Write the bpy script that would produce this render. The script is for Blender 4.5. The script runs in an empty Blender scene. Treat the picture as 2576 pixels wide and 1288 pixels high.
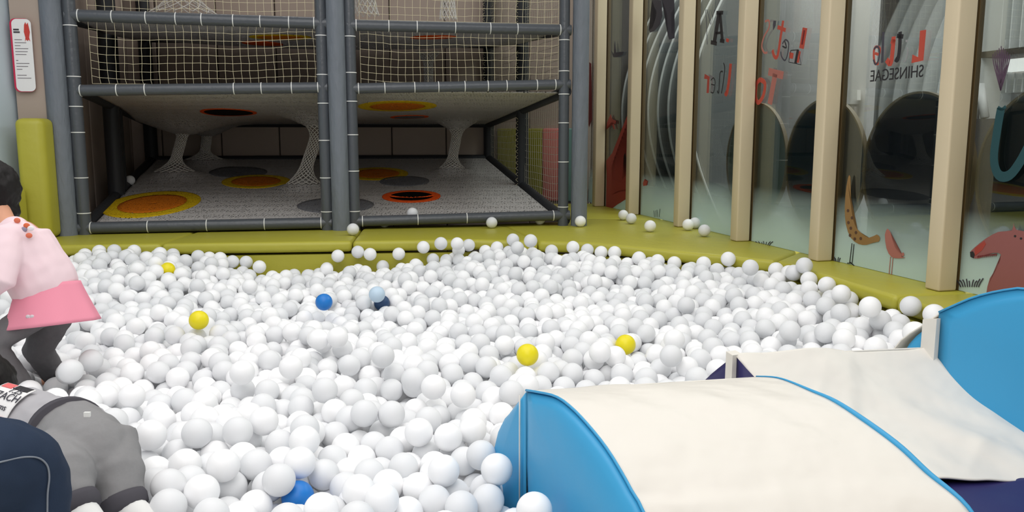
import bpy, bmesh, math, random
import numpy as np
from mathutils import Vector, Matrix, noise

rnd = random.Random(7)
C = bpy.context.scene.collection
SC = bpy.context.scene

# ------------------------------------------------------------------ camera
F, CX, CY = 2100.0, 1288.0, 644.0
PITCH = math.atan(304 / F)
CZ = 1.14                      # lens height above the bottom of the pit
cam_d = bpy.data.cameras.new('camera')
cam_d.sensor_fit = 'HORIZONTAL'; cam_d.sensor_width = 36
cam_d.lens = 36 * F / 2576; cam_d.clip_start = 0.02
cam = bpy.data.objects.new('camera', cam_d); C.objects.link(cam)
cam.location = (0, 0, CZ); cam.rotation_euler = (math.pi / 2 - PITCH, 0, 0)
SC.camera = cam

# ------------------------------------------------------------------ world, lights, exposure
SC.view_settings.view_transform = 'Standard'
SC.view_settings.look = 'None'
SC.view_settings.gamma = 1
SC.view_settings.use_curve_mapping = False
SC.view_settings.exposure = 0.13
w = bpy.data.worlds.new('world'); SC.world = w; w.use_nodes = True
w.node_tree.nodes['Background'].inputs[0].default_value = (1.0, 0.98, 0.965, 1)
w.node_tree.nodes['Background'].inputs[1].default_value = 0.40
SC.cycles.max_bounces = 10; SC.cycles.diffuse_bounces = 7; SC.cycles.glossy_bounces = 4
SC.cycles.transparent_max_bounces = 16; SC.cycles.transmission_bounces = 6
SC.cycles.sample_clamp_indirect = 6


def area(name, loc, size, power, color=(1, 0.98, 0.96), rot=(0, 0, 0)):
    d = bpy.data.lights.new(name, 'AREA'); d.shape = 'RECTANGLE'
    d.size, d.size_y = size; d.energy = power; d.color = color
    o = bpy.data.objects.new(name, d); C.objects.link(o)
    o.location = loc; o.rotation_euler = rot
    return o


area('ceiling_or_fill_light', (-1.5, 2.6, 3.6), (2.4, 2.4), 32)
area('ceiling_or_fill_light', (0.5, 2.0, 3.6), (2.4, 2.4), 30)
area('ceiling_or_fill_light', (-0.5, 0.0, 3.6), (2.4, 2.0), 32)
area('ceiling_or_fill_light', (-0.3, -1.9, 3.1), (3.2, 1.6), 34, rot=(math.radians(42), 0, 0))  # added fill from behind the camera, brightens the near sides of the balls
area('ceiling_or_fill_light', (-1.3, 7.0, 4.2), (2.6, 1.0), 12)
area('ceiling_or_fill_light', (2.0, 5.0, 3.3), (0.8, 1.8), 40)
area('ceiling_or_fill_light', (3.5, 3.3, 3.3), (1.2, 1.8), 34)  # added lamp to brighten the louvre fins on the right
area('ceiling_or_fill_light', (2.9, 4.9, 3.3), (0.8, 1.6), 30)  # extra lamp put in to lift the fins behind the shop lettering
area('ceiling_or_fill_light', (1.62, 6.5, 3.3), (0.7, 2.0), 46)

# ------------------------------------------------------------------ pixel -> place helpers
cP, sP = math.cos(PITCH), math.sin(PITCH)
EYE = Vector((0, 0, CZ))


def ray(x, y):
    dx, dz = (x - CX) / F, -(y - CY) / F
    return Vector((dx, cP + dz * sP, -sP + dz * cP))


def onz(x, y, z):
    r = ray(x, y); return EYE + r * ((z - CZ) / r.z)


def atz(x, y, depth):
    return EYE + ray(x, y) * depth


def onplane(x, y, p, n):
    r = ray(x, y); p = Vector(p); n = Vector(n)
    return EYE + r * ((p - EYE).dot(n) / r.dot(n))


def proj(p):
    q = Vector(p) - EYE
    d = q.y * cP - q.z * sP
    return CX + F * q.x / d, CY - F * (q.y * sP + q.z * cP) / d, d


# ------------------------------------------------------------------ materials
def srgb(c):
    return tuple(((v / 255) / 12.92 if v / 255 <= 0.04045 else ((v / 255 + 0.055) / 1.055) ** 2.4) for v in c) + (1,)


MATS = {}


def mat(name, rgb, rough=0.5, spec=0.5, bump=None, var=None, metal=0.0, trans=0.0, sheen=0.0, coat=0.0):
    if name in MATS: return MATS[name]
    m = bpy.data.materials.new(name); m.use_nodes = True
    nt = m.node_tree; b = nt.nodes['Principled BSDF']
    b.inputs['Base Color'].default_value = srgb(rgb)
    b.inputs['Roughness'].default_value = rough
    b.inputs['Specular IOR Level'].default_value = spec
    b.inputs['Metallic'].default_value = metal
    b.inputs['Sheen Weight'].default_value = sheen
    b.inputs['Coat Weight'].default_value = coat
    tc = nt.nodes.new('ShaderNodeTexCoord')
    if var:            # (scale, amount): mild variation of the colour of the thing itself
        nz = nt.nodes.new('ShaderNodeTexNoise'); nz.inputs['Scale'].default_value = var[0]; nz.inputs['Detail'].default_value = 4
        hs = nt.nodes.new('ShaderNodeHueSaturation'); hs.inputs['Color'].default_value = srgb(rgb)
        mr = nt.nodes.new('ShaderNodeMapRange'); mr.inputs[3].default_value = 1 - var[1]; mr.inputs[4].default_value = 1 + var[1]
        nt.links.new(tc.outputs['Object'], nz.inputs['Vector']); nt.links.new(nz.outputs[0], mr.inputs[0])
        nt.links.new(mr.outputs[0], hs.inputs['Value']); nt.links.new(hs.outputs[0], b.inputs['Base Color'])
    if bump:           # (scale, strength, distance, stretch)
        nz = nt.nodes.new('ShaderNodeTexNoise'); nz.inputs['Scale'].default_value = bump[0]; nz.inputs['Detail'].default_value = 3
        mp = nt.nodes.new('ShaderNodeMapping')
        if len(bump) > 3: mp.inputs['Scale'].default_value = bump[3]
        bp = nt.nodes.new('ShaderNodeBump'); bp.inputs['Strength'].default_value = bump[1]; bp.inputs['Distance'].default_value = bump[2]
        nt.links.new(tc.outputs['Object'], mp.inputs[0]); nt.links.new(mp.outputs[0], nz.inputs['Vector'])
        nt.links.new(nz.outputs[0], bp.inputs['Height']); nt.links.new(bp.outputs[0], b.inputs['Normal'])
    if trans:
        out = nt.nodes['Material Output']; tr = nt.nodes.new('ShaderNodeBsdfTranslucent'); mx = nt.nodes.new('ShaderNodeMixShader')
        tr.inputs[0].default_value = srgb(rgb); mx.inputs[0].default_value = trans
        nt.links.new(b.outputs[0], mx.inputs[1]); nt.links.new(tr.outputs[0], mx.inputs[2]); nt.links.new(mx.outputs[0], out.inputs[0])
    MATS[name] = m
    return m


M_green = mat('olive_vinyl', (180, 174, 62), 0.40, 0.45, bump=(9, 0.25, 0.02), var=(3, 0.05))
M_bar = mat('charcoal_foam', (78, 82, 88), 0.28, 0.5, bump=(38, 0.35, 0.006))
M_col = mat('grey_vinyl_wrap', (112, 118, 127), 0.45, 0.4, bump=(7, 0.6, 0.02, (3, 3, 1)))
M_dark = mat('black_foam', (46, 48, 52), 0.5, 0.3, bump=(30, 0.3, 0.006))
M_tie = mat('white_tie', (235, 235, 232), 0.4)
M_cord = mat('cream_cord', (214, 204, 172), 0.8, 0.2)
M_taupe = mat('taupe_panel', (176, 160, 148), 0.7, 0.3, bump=(2, 0.15, 0.02), var=(1.5, 0.04))
M_paleblue = mat('pale_blue_wall', (196, 210, 220), 0.6, 0.3, var=(2, 0.03))
M_post = mat('beige_post', (212, 196, 166), 0.5, 0.35, bump=(80, 0.12, 0.002))
M_brown = mat('bronze_trim', (96, 78, 48), 0.5)
M_white = mat('white_plastic_ball', (251, 251, 252), 0.42, 0.3)
M_frost = mat('frosted_ball', (232, 233, 235), 0.5, 0.3)
M_yball = mat('yellow_plastic_ball', (238, 222, 20), 0.4)
M_bball = mat('blue_plastic_ball', (20, 120, 205), 0.4)
M_lball = mat('pale_blue_ball', (196, 218, 236), 0.45)
M_nball = mat('navy_ball', (40, 70, 110), 0.45)
M_vinyl = mat('white_vinyl', (231, 226, 217), 0.45, 0.35, bump=(4.5, 0.5, 0.05, (1, 1, 1)))
M_blue = mat('sky_blue_vinyl', (62, 160, 210), 0.4, 0.4, bump=(5, 0.2, 0.02))
M_navy = mat('navy_vinyl', (44, 40, 92), 0.42, 0.4, bump=(5, 0.2, 0.02))
M_pitfloor = mat('pit_floor_vinyl', (200, 198, 190), 0.6)


# ------------------------------------------------------------------ object helpers
def link(name, me, m=None, parent=None):
    o = bpy.data.objects.new(name, me); C.objects.link(o)
    if m is not None:
        me.materials.append(m)
    if parent is not None: o.parent = parent
    return o


def tag(o, label=None, cat=None, group=None, kind=None):
    if label: o['label'] = label
    if cat: o['category'] = cat
    if group: o['group'] = group
    if kind: o['kind'] = kind
    return o


def empty(name, loc=(0, 0, 0), label=None, cat=None, group=None, kind=None):
    o = bpy.data.objects.new(name, None); C.objects.link(o); o.location = loc
    o.empty_display_size = 0.05
    return tag(o, label, cat, group, kind)


def build(name, bm, m=None, parent=None, smooth=False, angle=None):
    bmesh.ops.recalc_face_normals(bm, faces=bm.faces)
    me = bpy.data.meshes.new(name); bm.to_mesh(me); bm.free()
    if smooth:
        for p in me.polygons: p.use_smooth = True
    if angle: me.set_sharp_from_angle(angle=math.radians(angle))
    o = link(name, me, m)
    if parent is not None:
        o.parent = parent
        bpyinv = Matrix.Translation(-Vector(parent.location))
        me.transform(bpyinv) if parent.parent is None else me.transform(Matrix.Translation(-(Vector(parent.parent.location) + Vector(parent.location))))
    return o


def NB(): return bmesh.new()


def prism(bm, poly, z0, z1):
    a = [bm.verts.new((p[0], p[1], z0)) for p in poly]
    b = [bm.verts.new((p[0], p[1], z1)) for p in poly]
    n = len(poly)
    bm.faces.new(a); bm.faces.new(b)
    for i in range(n): bm.faces.new((a[i], a[(i + 1) % n], b[(i + 1) % n], b[i]))


def hexa(bm, p):   # 8 corners: bottom ring 4, top ring 4
    v = [bm.verts.new(q) for q in p]
    for f in ((0, 1, 2, 3), (4, 5, 6, 7), (0, 1, 5, 4), (1, 2, 6, 5), (2, 3, 7, 6), (3, 0, 4, 7)):
        bm.faces.new([v[i] for i in f])


def obox(bm, o, u, v, su, sv, z0, z1):
    """box from corner o along directions u, v (2D) between heights"""
    o = Vector((o[0], o[1])); u = Vector(u[:2]); v = Vector(v[:2])
    q = [o, o + u * su, o + u * su + v * sv, o + v * sv]
    prism(bm, q, z0, z1)


def frame_from(d, up=Vector((0, 0, 1))):
    d = d.normalized()
    if abs(d.dot(up)) > 0.97: up = Vector((1, 0, 0))
    a = d.cross(up).normalized(); b = a.cross(d).normalized()
    return a, b


def tube(bm, pts, r, n=16, cap=True, round_ends=False, ell=None, up=Vector((0, 0, 1))):
    pts = [Vector(p) for p in pts]
    rs = list(r) if hasattr(r, '__len__') else [r] * len(pts)
    if round_ends:
        d0 = (pts[0] - pts[1]).normalized(); d1 = (pts[-1] - pts[-2]).normalized()
        head, tail = [], []
        for k in range(1, 5):
            a = math.pi / 2 * k / 5
            head.append((pts[0] + d0 * rs[0] * math.sin(a), rs[0] * math.cos(a)))
            tail.append((pts[-1] + d1 * rs[-1] * math.sin(a), rs[-1] * math.cos(a)))
        pp = [h[0] for h in head[::-1]] + pts + [t[0] for t in tail]
        rr = [h[1] for h in head[::-1]] + rs + [t[1] for t in tail]
        pts, rs = pp, rr
    rings = []
    pa = None
    for i, p in enumerate(pts):
        d = (pts[min(i + 1, len(pts) - 1)] - pts[max(i - 1, 0)])
        if pa is None:
            a, b = frame_from(d, up)
        else:
            a = (pa - d.normalized() * pa.dot(d.normalized())).normalized(); b = a.cross(d.normalized()).normalized()
        pa = a
        ex, ey = ell if ell else (1, 1)
        rings.append([bm.verts.new(p + a * math.cos(2 * math.pi * k / n) * rs[i] * ex + b * math.sin(2 * math.pi * k / n) * rs[i] * ey) for k in range(n)])
    for i in range(len(rings) - 1):
        for k in range(n):
            bm.faces.new((rings[i][k], rings[i][(k + 1) % n], rings[i + 1][(k + 1) % n], rings[i + 1][k]))
    if cap:
        bm.faces.new(rings[0]); bm.faces.new(rings[-1])
    return rings


def ellipsoid(bm, c, r, rot=None, seg=24, rings=16):
    mtx = Matrix.Translation(Vector(c)) @ (rot.to_4x4() if rot else Matrix.Identity(4)) @ Matrix.Diagonal((r[0], r[1], r[2], 1))
    bmesh.ops.create_uvsphere(bm, u_segments=seg, v_segments=rings, radius=1, matrix=mtx)


def smooth_path(pts, n=6):
    pts = [Vector(p) for p in pts]; out = []
    P = [pts[0]] + pts + [pts[-1]]
    for i in range(1, len(P) - 2):
        for k in range(n):
            t = k / n
            out.append(0.5 * ((2 * P[i]) + (P[i + 1] - P[i - 1]) * t + (2 * P[i - 1] - 5 * P[i] + 4 * P[i + 1] - P[i + 2]) * t * t + (3 * P[i] - P[i - 1] - 3 * P[i + 1] + P[i + 2]) * t ** 3))
    out.append(pts[-1]); return out


def bevel(o, w, seg=3):
    m = o.modifiers.new('bevel', 'BEVEL'); m.width = w; m.segments = seg; m.limit_method = 'ANGLE'; m.angle_limit = math.radians(35)
    for p in o.data.polygons: p.use_smooth = True
    return o


# ------------------------------------------------------------------ the place: key lines
L = 0.55                                    # height of the padded ledge above the pit floor
PF = 0.20                                   # top of the pit floor cushion
FL = Vector((-2.571, 4.981, 0)); FR = Vector((0.35, 5.486, 0))       # front corners of the climbing frame
UD = (FR - FL).normalized()
VD = Vector((-math.sin(math.radians(13.6)), math.cos(math.radians(13.6)), 0))
BL = FL + VD * 2.4; BR = FR + VD * 2.4
G0 = Vector((1.52, 3.88, 0)); GD = Vector((0.236, -0.972, 0)).normalized(); GN = Vector((-GD.y, GD.x, 0))   # glass line and its outward normal
EDGE = [(-2.95, 4.42), (-0.9, 4.66), (-0.2, 4.73), (0.47, 4.58), (1.25, 3.92), (1.42, 3.04), (1.52, 2.42), (1.93, 1.4), (1.98, 0.6)]


def gp(s, off, z):
    p = G0 + GD * s + GN * off; return Vector((p.x, p.y, z))


# ------------------------------------------------------------------ floor, walls
def struct(name, bm, m, smooth=False):
    o = build(name, bm, m, None, smooth); o['kind'] = 'structure'; return o


bm = NB(); prism(bm, [(-3.4, -0.6), (2.6, -0.6), (2.6, 9.2), (-4.2, 9.2)], -0.08, 0.0); struct('floor', bm, mat('grey_carpet', (96, 94, 92), 0.9, 0.1, var=(12, 0.1)))
bm = NB(); prism(bm, [(-2.97, 0.2), (1.9, 0.2)] + [(x, y) for x, y in reversed(EDGE)], 0.002, PF - 0.02); o = struct('floor_pit', bm, M_pitfloor)
# riser round the pit under the ledge cushions
bm = NB(); T = 0.05
ed = [Vector((x, y, 0)) for x, y in EDGE]
for i in range(len(ed) - 1):
    d = (ed[i + 1] - ed[i]).normalized(); nrm = Vector((-d.y, d.x, 0))
    if nrm.dot(Vector((0, 1, 0)) if i < 3 else Vector((1, 0, 0))) < 0: nrm = -nrm
    a, b = ed[i] + nrm * 0.02, ed[i + 1] + nrm * 0.02
    prism(bm, [a[:2], (b + d * 0.01)[:2], (b + d * 0.01 + nrm * T)[:2], (a + nrm * T)[:2]], 0.0, L - 0.075)
struct('wall_pit', bm, M_green)

# back wall (taupe upholstered panels with seams) and the return wall beside the glass
BW0 = BL + VD * 0.075 - UD * 0.3; BW1 = BR + VD * 0.075 + UD * 0.1


def panel_wall(name, a, b, z0, z1, pw, thick=0.06, m=M_taupe, offset=0.0):
    root = empty(name, (0, 0, 0), kind='structure')
    d = (b - a); ln = d.length; d.normalize(); nrm = Vector((-d.y, d.x, 0))
    x = -offset; i = 0
    while x < ln - 0.01:
        x0 = max(x, 0); x1 = min(x + pw, ln)
        if x1 - x0 > 0.03:
            bm = NB(); p = a + d * (x0 + 0.004); q = a + d * (x1 - 0.004)
            prism(bm, [p[:2], q[:2], (q + nrm * thick)[:2], (p + nrm * thick)[:2]], z0, z1)
            o = build('wall_panel', bm, m, root); bevel(o, 0.012, 3)
        x += pw
    bm = NB(); p = a + nrm * (thick * 0.5); q = b + nrm * (thick * 0.5)
    prism(bm, [p[:2], q[:2], (q + nrm * thick)[:2], (p + nrm * thick)[:2]], z0, z1)
    build('wall_backing', bm, mat('seam_dark', (60, 52, 47), 0.8), root)
    return root


panel_wall('wall_back', BW0, BW1, 0.0, 3.6, 0.50, offset=0.12)
RW1 = gp(-3.55, 0.10, 0)
panel_wall('wall_return', BW1 - UD * 0.03, RW1, 0.0, 3.6, 0.62, offset=0.25)
# left side wall of the frame bay
LW0 = FL - UD * 0.14 + VD * 0.02; LW1 = BL - UD * 0.16 + VD * 0.07
panel_wall('wall_left_bay', LW0 - UD * 0.02 + VD * 0.12, LW1, 0.0, 3.6, 0.45)
# left wall: taupe return facing the pit with the sign, pale blue side wall
WL = onz(50, 600, L)
XW = -2.86
bm = NB(); prism(bm, [(XW, 4.90), (-2.63, 4.93), (-2.63, 4.99), (XW, 4.96)], 0, 3.6); struct('wall_left', bm, M_taupe)
bm = NB(); prism(bm, [(XW - 0.02, 0.2), (XW - 0.02, 5.0), (XW - 0.08, 5.0), (XW - 0.08, 0.2)], 0, 3.6); struct('wall_left_side', bm, M_paleblue)


# ------------------------------------------------------------------ padded ledge cushions
def cushion(name, poly, z0, z1, label, bev=0.022, m=M_green, cat='padding', group=None):
    bm = NB(); prism(bm, poly, z0, z1)
    c = sum((Vector((p[0], p[1], 0)) for p in poly), Vector()) / len(poly)
    o = build(name, bm, m); bevel(o, bev, 4)
    tag(o, label, cat, group); return o


def inset(poly, g=0.003):
    c = sum((Vector(p[:2]) for p in poly), Vector((0, 0))) / len(poly)
    return [tuple(Vector(p[:2]) + (c - Vector(p[:2])).normalized() * g) for p in poly]


fz = lambda t, back=0.0: (FL + (FR - FL) * t + VD * back)
zt0, zt1 = L - 0.062, L
A = onz(422, 608, L); Bp = onz(893, 602, L)
e = lambda i: EDGE[i]


def edge_at(x):
    for i in range(len(EDGE) - 1):
        if EDGE[i][0] <= x <= EDGE[i + 1][0]:
            t = (x - EDGE[i][0]) / (EDGE[i + 1][0] - EDGE[i][0]); return (x, EDGE[i][1] + t * (EDGE[i + 1][1] - EDGE[i][1]))


fr = lambda x: (x, FL.y + (x - FL.x) * UD.y / UD.x + 0.16)
seam = (0.35, 5.22)
cushion('ledge_cushion', inset([edge_at(-2.85), edge_at(A.x), fr(A.x - .03), fr(-2.85)]), zt0, zt1, 'olive ledge cushion at the left end, in front of the left bay corner')
cushion('ledge_cushion', inset([edge_at(A.x), edge_at(-0.9), fr(-0.97), fr(A.x - .03)]), zt0, zt1, 'olive ledge cushion under the middle grey column, left bay')
cushion('ledge_cushion', inset([edge_at(-0.9), edge_at(-0.2), edge_at(0.15), (-0.02, 5.40), fr(-0.15), fr(-0.97)]), zt0, zt1, 'olive ledge cushion in front of the right bay of the climbing frame')
g = lambda s, off=0.0: tuple(gp(s, off, 0)[:2])
cushion('ledge_cushion', inset([edge_at(0.15), EDGE[3], EDGE[4], g(-0.42, .1), g(-2.02, .1), (0.47, 5.98), (0.30, 5.72), fr(-0.15), (-0.02, 5.40)]), zt0, zt1, 'large olive corner cushion between climbing frame and glass wall with six balls on it')
cushion('ledge_cushion', inset([g(-2.02, .1), g(-3.5, .1), (0.30, 7.25), (0.44, 5.99)]), zt0, zt1, 'far olive ledge cushion at the foot of the furthest beige posts')
cushion('ledge_cushion', inset([EDGE[4], EDGE[5], g(0.80, .1), g(-0.42, .1)]), zt0, zt1, 'narrow olive ledge cushion under the glass with the painted birds')
cushion('ledge_cushion', inset([EDGE[5], EDGE[6], EDGE[7], g(2.6, .1), g(0.80, .1)]), zt0, zt1, 'nearest olive ledge cushion on the right, running behind the blue foam')

# green wall pads on the left
P0 = onplane(50, 300, (0, 4.87, 0), (0, 1, 0))
cushion('corner_pad', [(-2.79, 4.72), (-2.65, 4.76), (-2.65, 4.90), (-2.79, 4.89)], L + 0.001, 1.235, 'tall olive padded corner block below the wall sign', 0.035, cat='padding')
cushion('wall_pad', [(XW, 3.6), (-2.76, 3.6), (-2.73, 4.71), (XW, 4.70)], L + 0.001, 0.85, 'low olive wall pad beside the tall corner block, behind the child in pink', 0.03, cat='padding')
bm = NB(); prism(bm, [(XW, 2.2), (-2.72, 2.2), (-2.72, 4.4), (XW, 4.4)], 0.0, L); struct('trim_1', bm, M_green)

# coloured pads on the return wall behind the frame
dR = (RW1 - BW1); lenR = dR.length; dR.normalize(); nR = Vector((dR.y, -dR.x, 0))
cols = [((150, 146, 52), 'olive wall pad in the far corner seen through the side netting', 0.02, 0.30),
        ((150, 148, 50), 'second olive wall pad, next to the pink one behind the side netting', 0.305, 0.47),
        ((226, 128, 122), 'pink wall pad behind the side netting of the climbing frame', 0.475, 0.65),
        ((120, 158, 152), 'teal green wall pad between the pink pad and the front post', 0.655, 0.80)]
for i, (c, lb, t0, t1) in enumerate(cols):
    a = BW1 + dR * (t0 * lenR) + nR * 0.005; b = BW1 + dR * (t1 * lenR) + nR * 0.005
    cushion('wall_pad', [a[:2], b[:2], (b + nR * 0.05)[:2], (a + nR * 0.05)[:2]], L, 1.20, lb, 0.015, mat('pad_colour_%d' % i, c, 0.5))

# ------------------------------------------------------------------ sign on the left wall
def text_mesh(name, body, p, ex, ey, size, m, parent, depth=0.0006, align='LEFT', shear=0.0, fontscale_x=1.0, off=0.0):
    """writing with its baseline origin at p, running along ex, standing along ey"""
    cu = bpy.data.curves.new(name, 'FONT'); cu.body = body; cu.size = size; cu.align_x = align; cu.extrude = depth; cu.shear = shear; cu.offset = off
    o = bpy.data.objects.new('tmp', cu); C.objects.link(o)
    dg = bpy.context.evaluated_depsgraph_get(); me = bpy.data.meshes.new_from_object(o.evaluated_get(dg))
    C.objects.unlink(o); bpy.data.objects.remove(o)
    ex = Vector(ex).normalized(); ey = Vector(ey).normalized(); ez = ex.cross(ey)
    R = Matrix((ex * fontscale_x, ey, ez)).transposed().to_4x4()
    me.transform(Matrix.Translation(Vector(p)) @ R)
    me.materials.clear()
    q = link(name, me, m, parent)
    if parent is not None: me.transform(Matrix.Translation(-Vector(parent.location)))
    return q


def flat_shape(name, pts, n, m, parent, t=0.002):
    """a flat cut-out of small real thickness t, pts 3D in one plane with normal n"""
    bm = NB(); n = Vector(n).normalized()
    a = [bm.verts.new(Vector(p)) for p in pts]; b = [bm.verts.new(Vector(p) + n * t) for p in pts]
    k = len(pts); bm.faces.new(a); bm.faces.new(b)
    for i in range(k): bm.faces.new((a[i], a[(i + 1) % k], b[(i + 1) % k], b[i]))
    bmesh.ops.triangulate(bm, faces=[f for f in bm.faces if len(f.verts) > 4])
    return build(name, bm, m, parent)


wn = Vector((0.13, -0.99, 0)).normalized(); wp = (-2.75, 4.905, 0)
sx = Vector((0.99, 0.13, 0)).normalized()
s0 = onplane(62, 140, wp, wn)
sign = empty('wall_sign', s0, 'white rounded rules board with red edge on the taupe wall strip', 'sign')


def rrect(cx, cz, hw, hh, r, n=6):
    out = []
    for (qx, qz, a0) in ((1, 1, 0), (-1, 1, 90), (-1, -1, 180), (1, -1, 270)):
        for k in range(n + 1):
            a = math.radians(a0 + 90 * k / n); out.append((cx + qx * (hw - r) + r * math.cos(a), cz + qz * (hh - r) + r * math.sin(a)))
    return out


hw, hh = 0.055, 0.205
base = s0 - wn * 0.0
flat_shape('red_backing', [base + sx * (x - 0.006) + Vector((0, 0, z)) + wn * 0.004 for x, z in rrect(0, 0, hw, hh, 0.03)], wn, mat('sign_red', (205, 40, 80), 0.4), sign, 0.012)
flat_shape('face', [base + sx * x + Vector((0, 0, z)) + wn * 0.0165 for x, z in rrect(0.002, 0, hw - 0.003, hh - 0.003, 0.028)], wn, mat('sign_white', (238, 236, 236), 0.4), sign, 0.002)
ink = mat('sign_ink', (120, 112, 118), 0.6); dink = mat('sign_dark_ink', (60, 55, 60), 0.6)
fp = lambda x, z: base + sx * x + Vector((0, 0, z)) + wn * 0.0192
flat_shape('logo', [fp(x, z) for x, z in ((0.018, .17), (0.026, .185), (0.03, .17), (0.038, .182), (0.042, .16), (0.046, .13), (0.04, .10), (0.044, .078), (0.036, .088), (0.03, .08), (0.022, .088), (0.016, .075), (0.02, .1), (0.014, .13))], wn, mat('logo_red', (200, 60, 50), 0.5), sign, 0.0006)
for k, (z, x0, wd) in enumerate([(.138, -.042, .03), (.124, -.042, .034)]):
    flat_shape('heading', [fp(x0, z), fp(x0 + wd, z), fp(x0 + wd, z + .009), fp(x0, z + .009)], wn, dink, sign, 0.0005)
yy = 0.085
for k in range(14):
    wd = [.04, .062, .03, .07, .066, .058, .0, .012, .07, .062, .03, .0, .05, .074][k]
    if wd: flat_shape('text_line', [fp(-.04, yy), fp(-.04 + wd, yy), fp(-.04 + wd, yy + .0035), fp(-.04, yy + .0035)], wn, ink, sign, 0.0004)
    yy -= 0.0165


# ------------------------------------------------------------------ climbing frame
cf = empty('climbing_frame', (FL.x, FL.y, 0), 'two-bay dark grey padded climbing frame with rope nets against the back wall', 'climbing frame')
ZT = [0.595, 1.42, 1.81]
BOT = [0.585, 1.42, 1.81]
BACKZ = [0.925, 1.245, 1.96]


def facade(px, py):
    return onplane(px, py, FL, Vector((-UD.y, UD.x, 0)))


def fx(px, py=300):
    p = facade(px, py); return Vector((p.x, p.y, 0))


nf = Vector((UD.y, -UD.x, 0))     # façade normal towards the camera


def rod(name, a, b, r, m, parent=cf, n=18):
    bm = NB(); a = Vector(a); b = Vector(b)
    k = max(2, int((b - a).length / 0.12))
    pts = [a + (b - a) * i / k for i in range(k + 1)]
    tube(bm, pts, r, n)
    return build(name, bm, m, parent, True, 50)


def tie(parent_rod, p, d, r):
    bm = NB(); d = Vector(d).normalized(); a, b = frame_from(d)
    ring = [Vector(p) + (a * math.cos(t) + b * math.sin(t)) * (r + 0.0008) for t in [2 * math.pi * k / 20 for k in range(21)]]
    pr = [ring[i] for i in range(20)]
    vs = []
    for q in pr:
        o = (q - Vector(p)).normalized()
        vs.append([bm.verts.new(q - o * 0.003 - d * 0.0026), bm.verts.new(q + o * 0.0014 - d * 0.0026), bm.verts.new(q + o * 0.0014 + d * 0.0026), bm.verts.new(q - o * 0.003 + d * 0.0026)])
    for i in range(20):
        j = (i + 1) % 20
        for k in range(4): bm.faces.new((vs[i][k], vs[j][k], vs[j][(k + 1) % 4], vs[i][(k + 1) % 4]))
    return build('cable_tie', bm, M_tie, parent_rod, False)


Z3 = 3.3
for px, r in ((172, 0.060), (859, 0.055), (1454, 0.053)):
    pb = fx(px, 575) + nf * 0.02
    o = rod('column', (pb.x, pb.y, L - 0.02), (pb.x, pb.y, Z3), r, M_col, n=28)
posts = [(212, 0.037), (823, 0.035), (892, 0.035), (1416, 0.034)]
ptie = {0: [(175, 65), (193, 65), 268, 333, 447, 536, 65, 193], 1: [90, 188, 260, 353, 447, 532], 2: [92, 183, 255, 339, 430, 531], 3: [101, 179, 237, 309, 407, 520]}
ptie[0] = [65, 193, 268, 333, 447, 536]
for i, (px, r) in enumerate(posts):
    pb = fx(px, 550)
    lo = rod('post', (pb.x, pb.y, L), (pb.x, pb.y, Z3), r, M_bar)
    for y in ptie[i]:
        xx, _, _ = proj((pb.x, pb.y, 1.2)); q = facade(xx, y)
        tie(lo, (pb.x, pb.y, q.z), (0, 0, 1), r)
# beams: per tier and bay (pixel ends) with tie pixels
beams = [
    (0, (190, 574), (835, 560), [230, 373, 521, 666, 808], 0.0345), (0, (893, 557), (1432, 541), [912, 1051, 1174, 1391], 0.033),
    (1, (180, 228), (824, 220), [204, 295, 366, 589, 658, 734, 800], 0.0335), (1, (878, 223), (1434, 212), [902, 968, 1043, 1103, 1169, 1227, 1274, 1350, 1396], 0.0325),
    (2, (164, 38), (822, 59), [198, 283, 368, 443, 508, 587, 655, 727, 790], 0.0345), (2, (873, 63), (1436, 76), [896, 978, 1049, 1145, 1233, 1301, 1408], 0.034)]
bnds = {}
for tier, a, b, ties, r in beams:
    pa, pb = facade(*a), facade(*b)
    o = rod('beam', pa, pb, r, M_bar)
    d = (pb - pa).normalized()
    for tx in ties:
        t = 0
        # find the point of the rod whose pixel x is tx
        lo_, hi_ = 0.0, 1.0
        for _ in range(30):
            t = (lo_ + hi_) / 2
            if proj(pa + (pb - pa) * t)[0] < tx: lo_ = t
            else: hi_ = t
        tie(o, pa + (pb - pa) * t, d, r)
    bnds.setdefault(tier, []).append((pa, pb))
# upper beam out of frame keeps the net tops
for a_, b_ in ((212, 823), (892, 1416)):
    p, q = fx(a_), fx(b_); rod('beam', (p.x, p.y, 2.45), (q.x, q.y, 2.45), 0.034, M_bar)


def V3(p, z): return Vector((p.x, p.y, z))


RM = FR + VD * 1.15; LM = FL + VD * 0.95
mixz = lambda tier, f: (BACKZ[tier] * f + BOT[tier] * (1 - f))
for t in range(3):
    rod('side_beam', V3(FR, BOT[t]), V3(BR, BACKZ[t]), 0.036, M_dark)
    rod('side_beam', V3(FL, BOT[t]), V3(BL, BACKZ[t]), 0.036, M_dark)
    rod('back_beam', V3(BL, BACKZ[t]), V3(BR, BACKZ[t]), 0.036, M_dark)
for p, r in ((RM, 0.05), (BR, 0.05), (LM, 0.055), (LM + VD * 0.16, 0.04), (BL, 0.055)):
    rod('inner_post', V3(p, L - .03), V3(p, Z3), r, M_dark)


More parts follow.
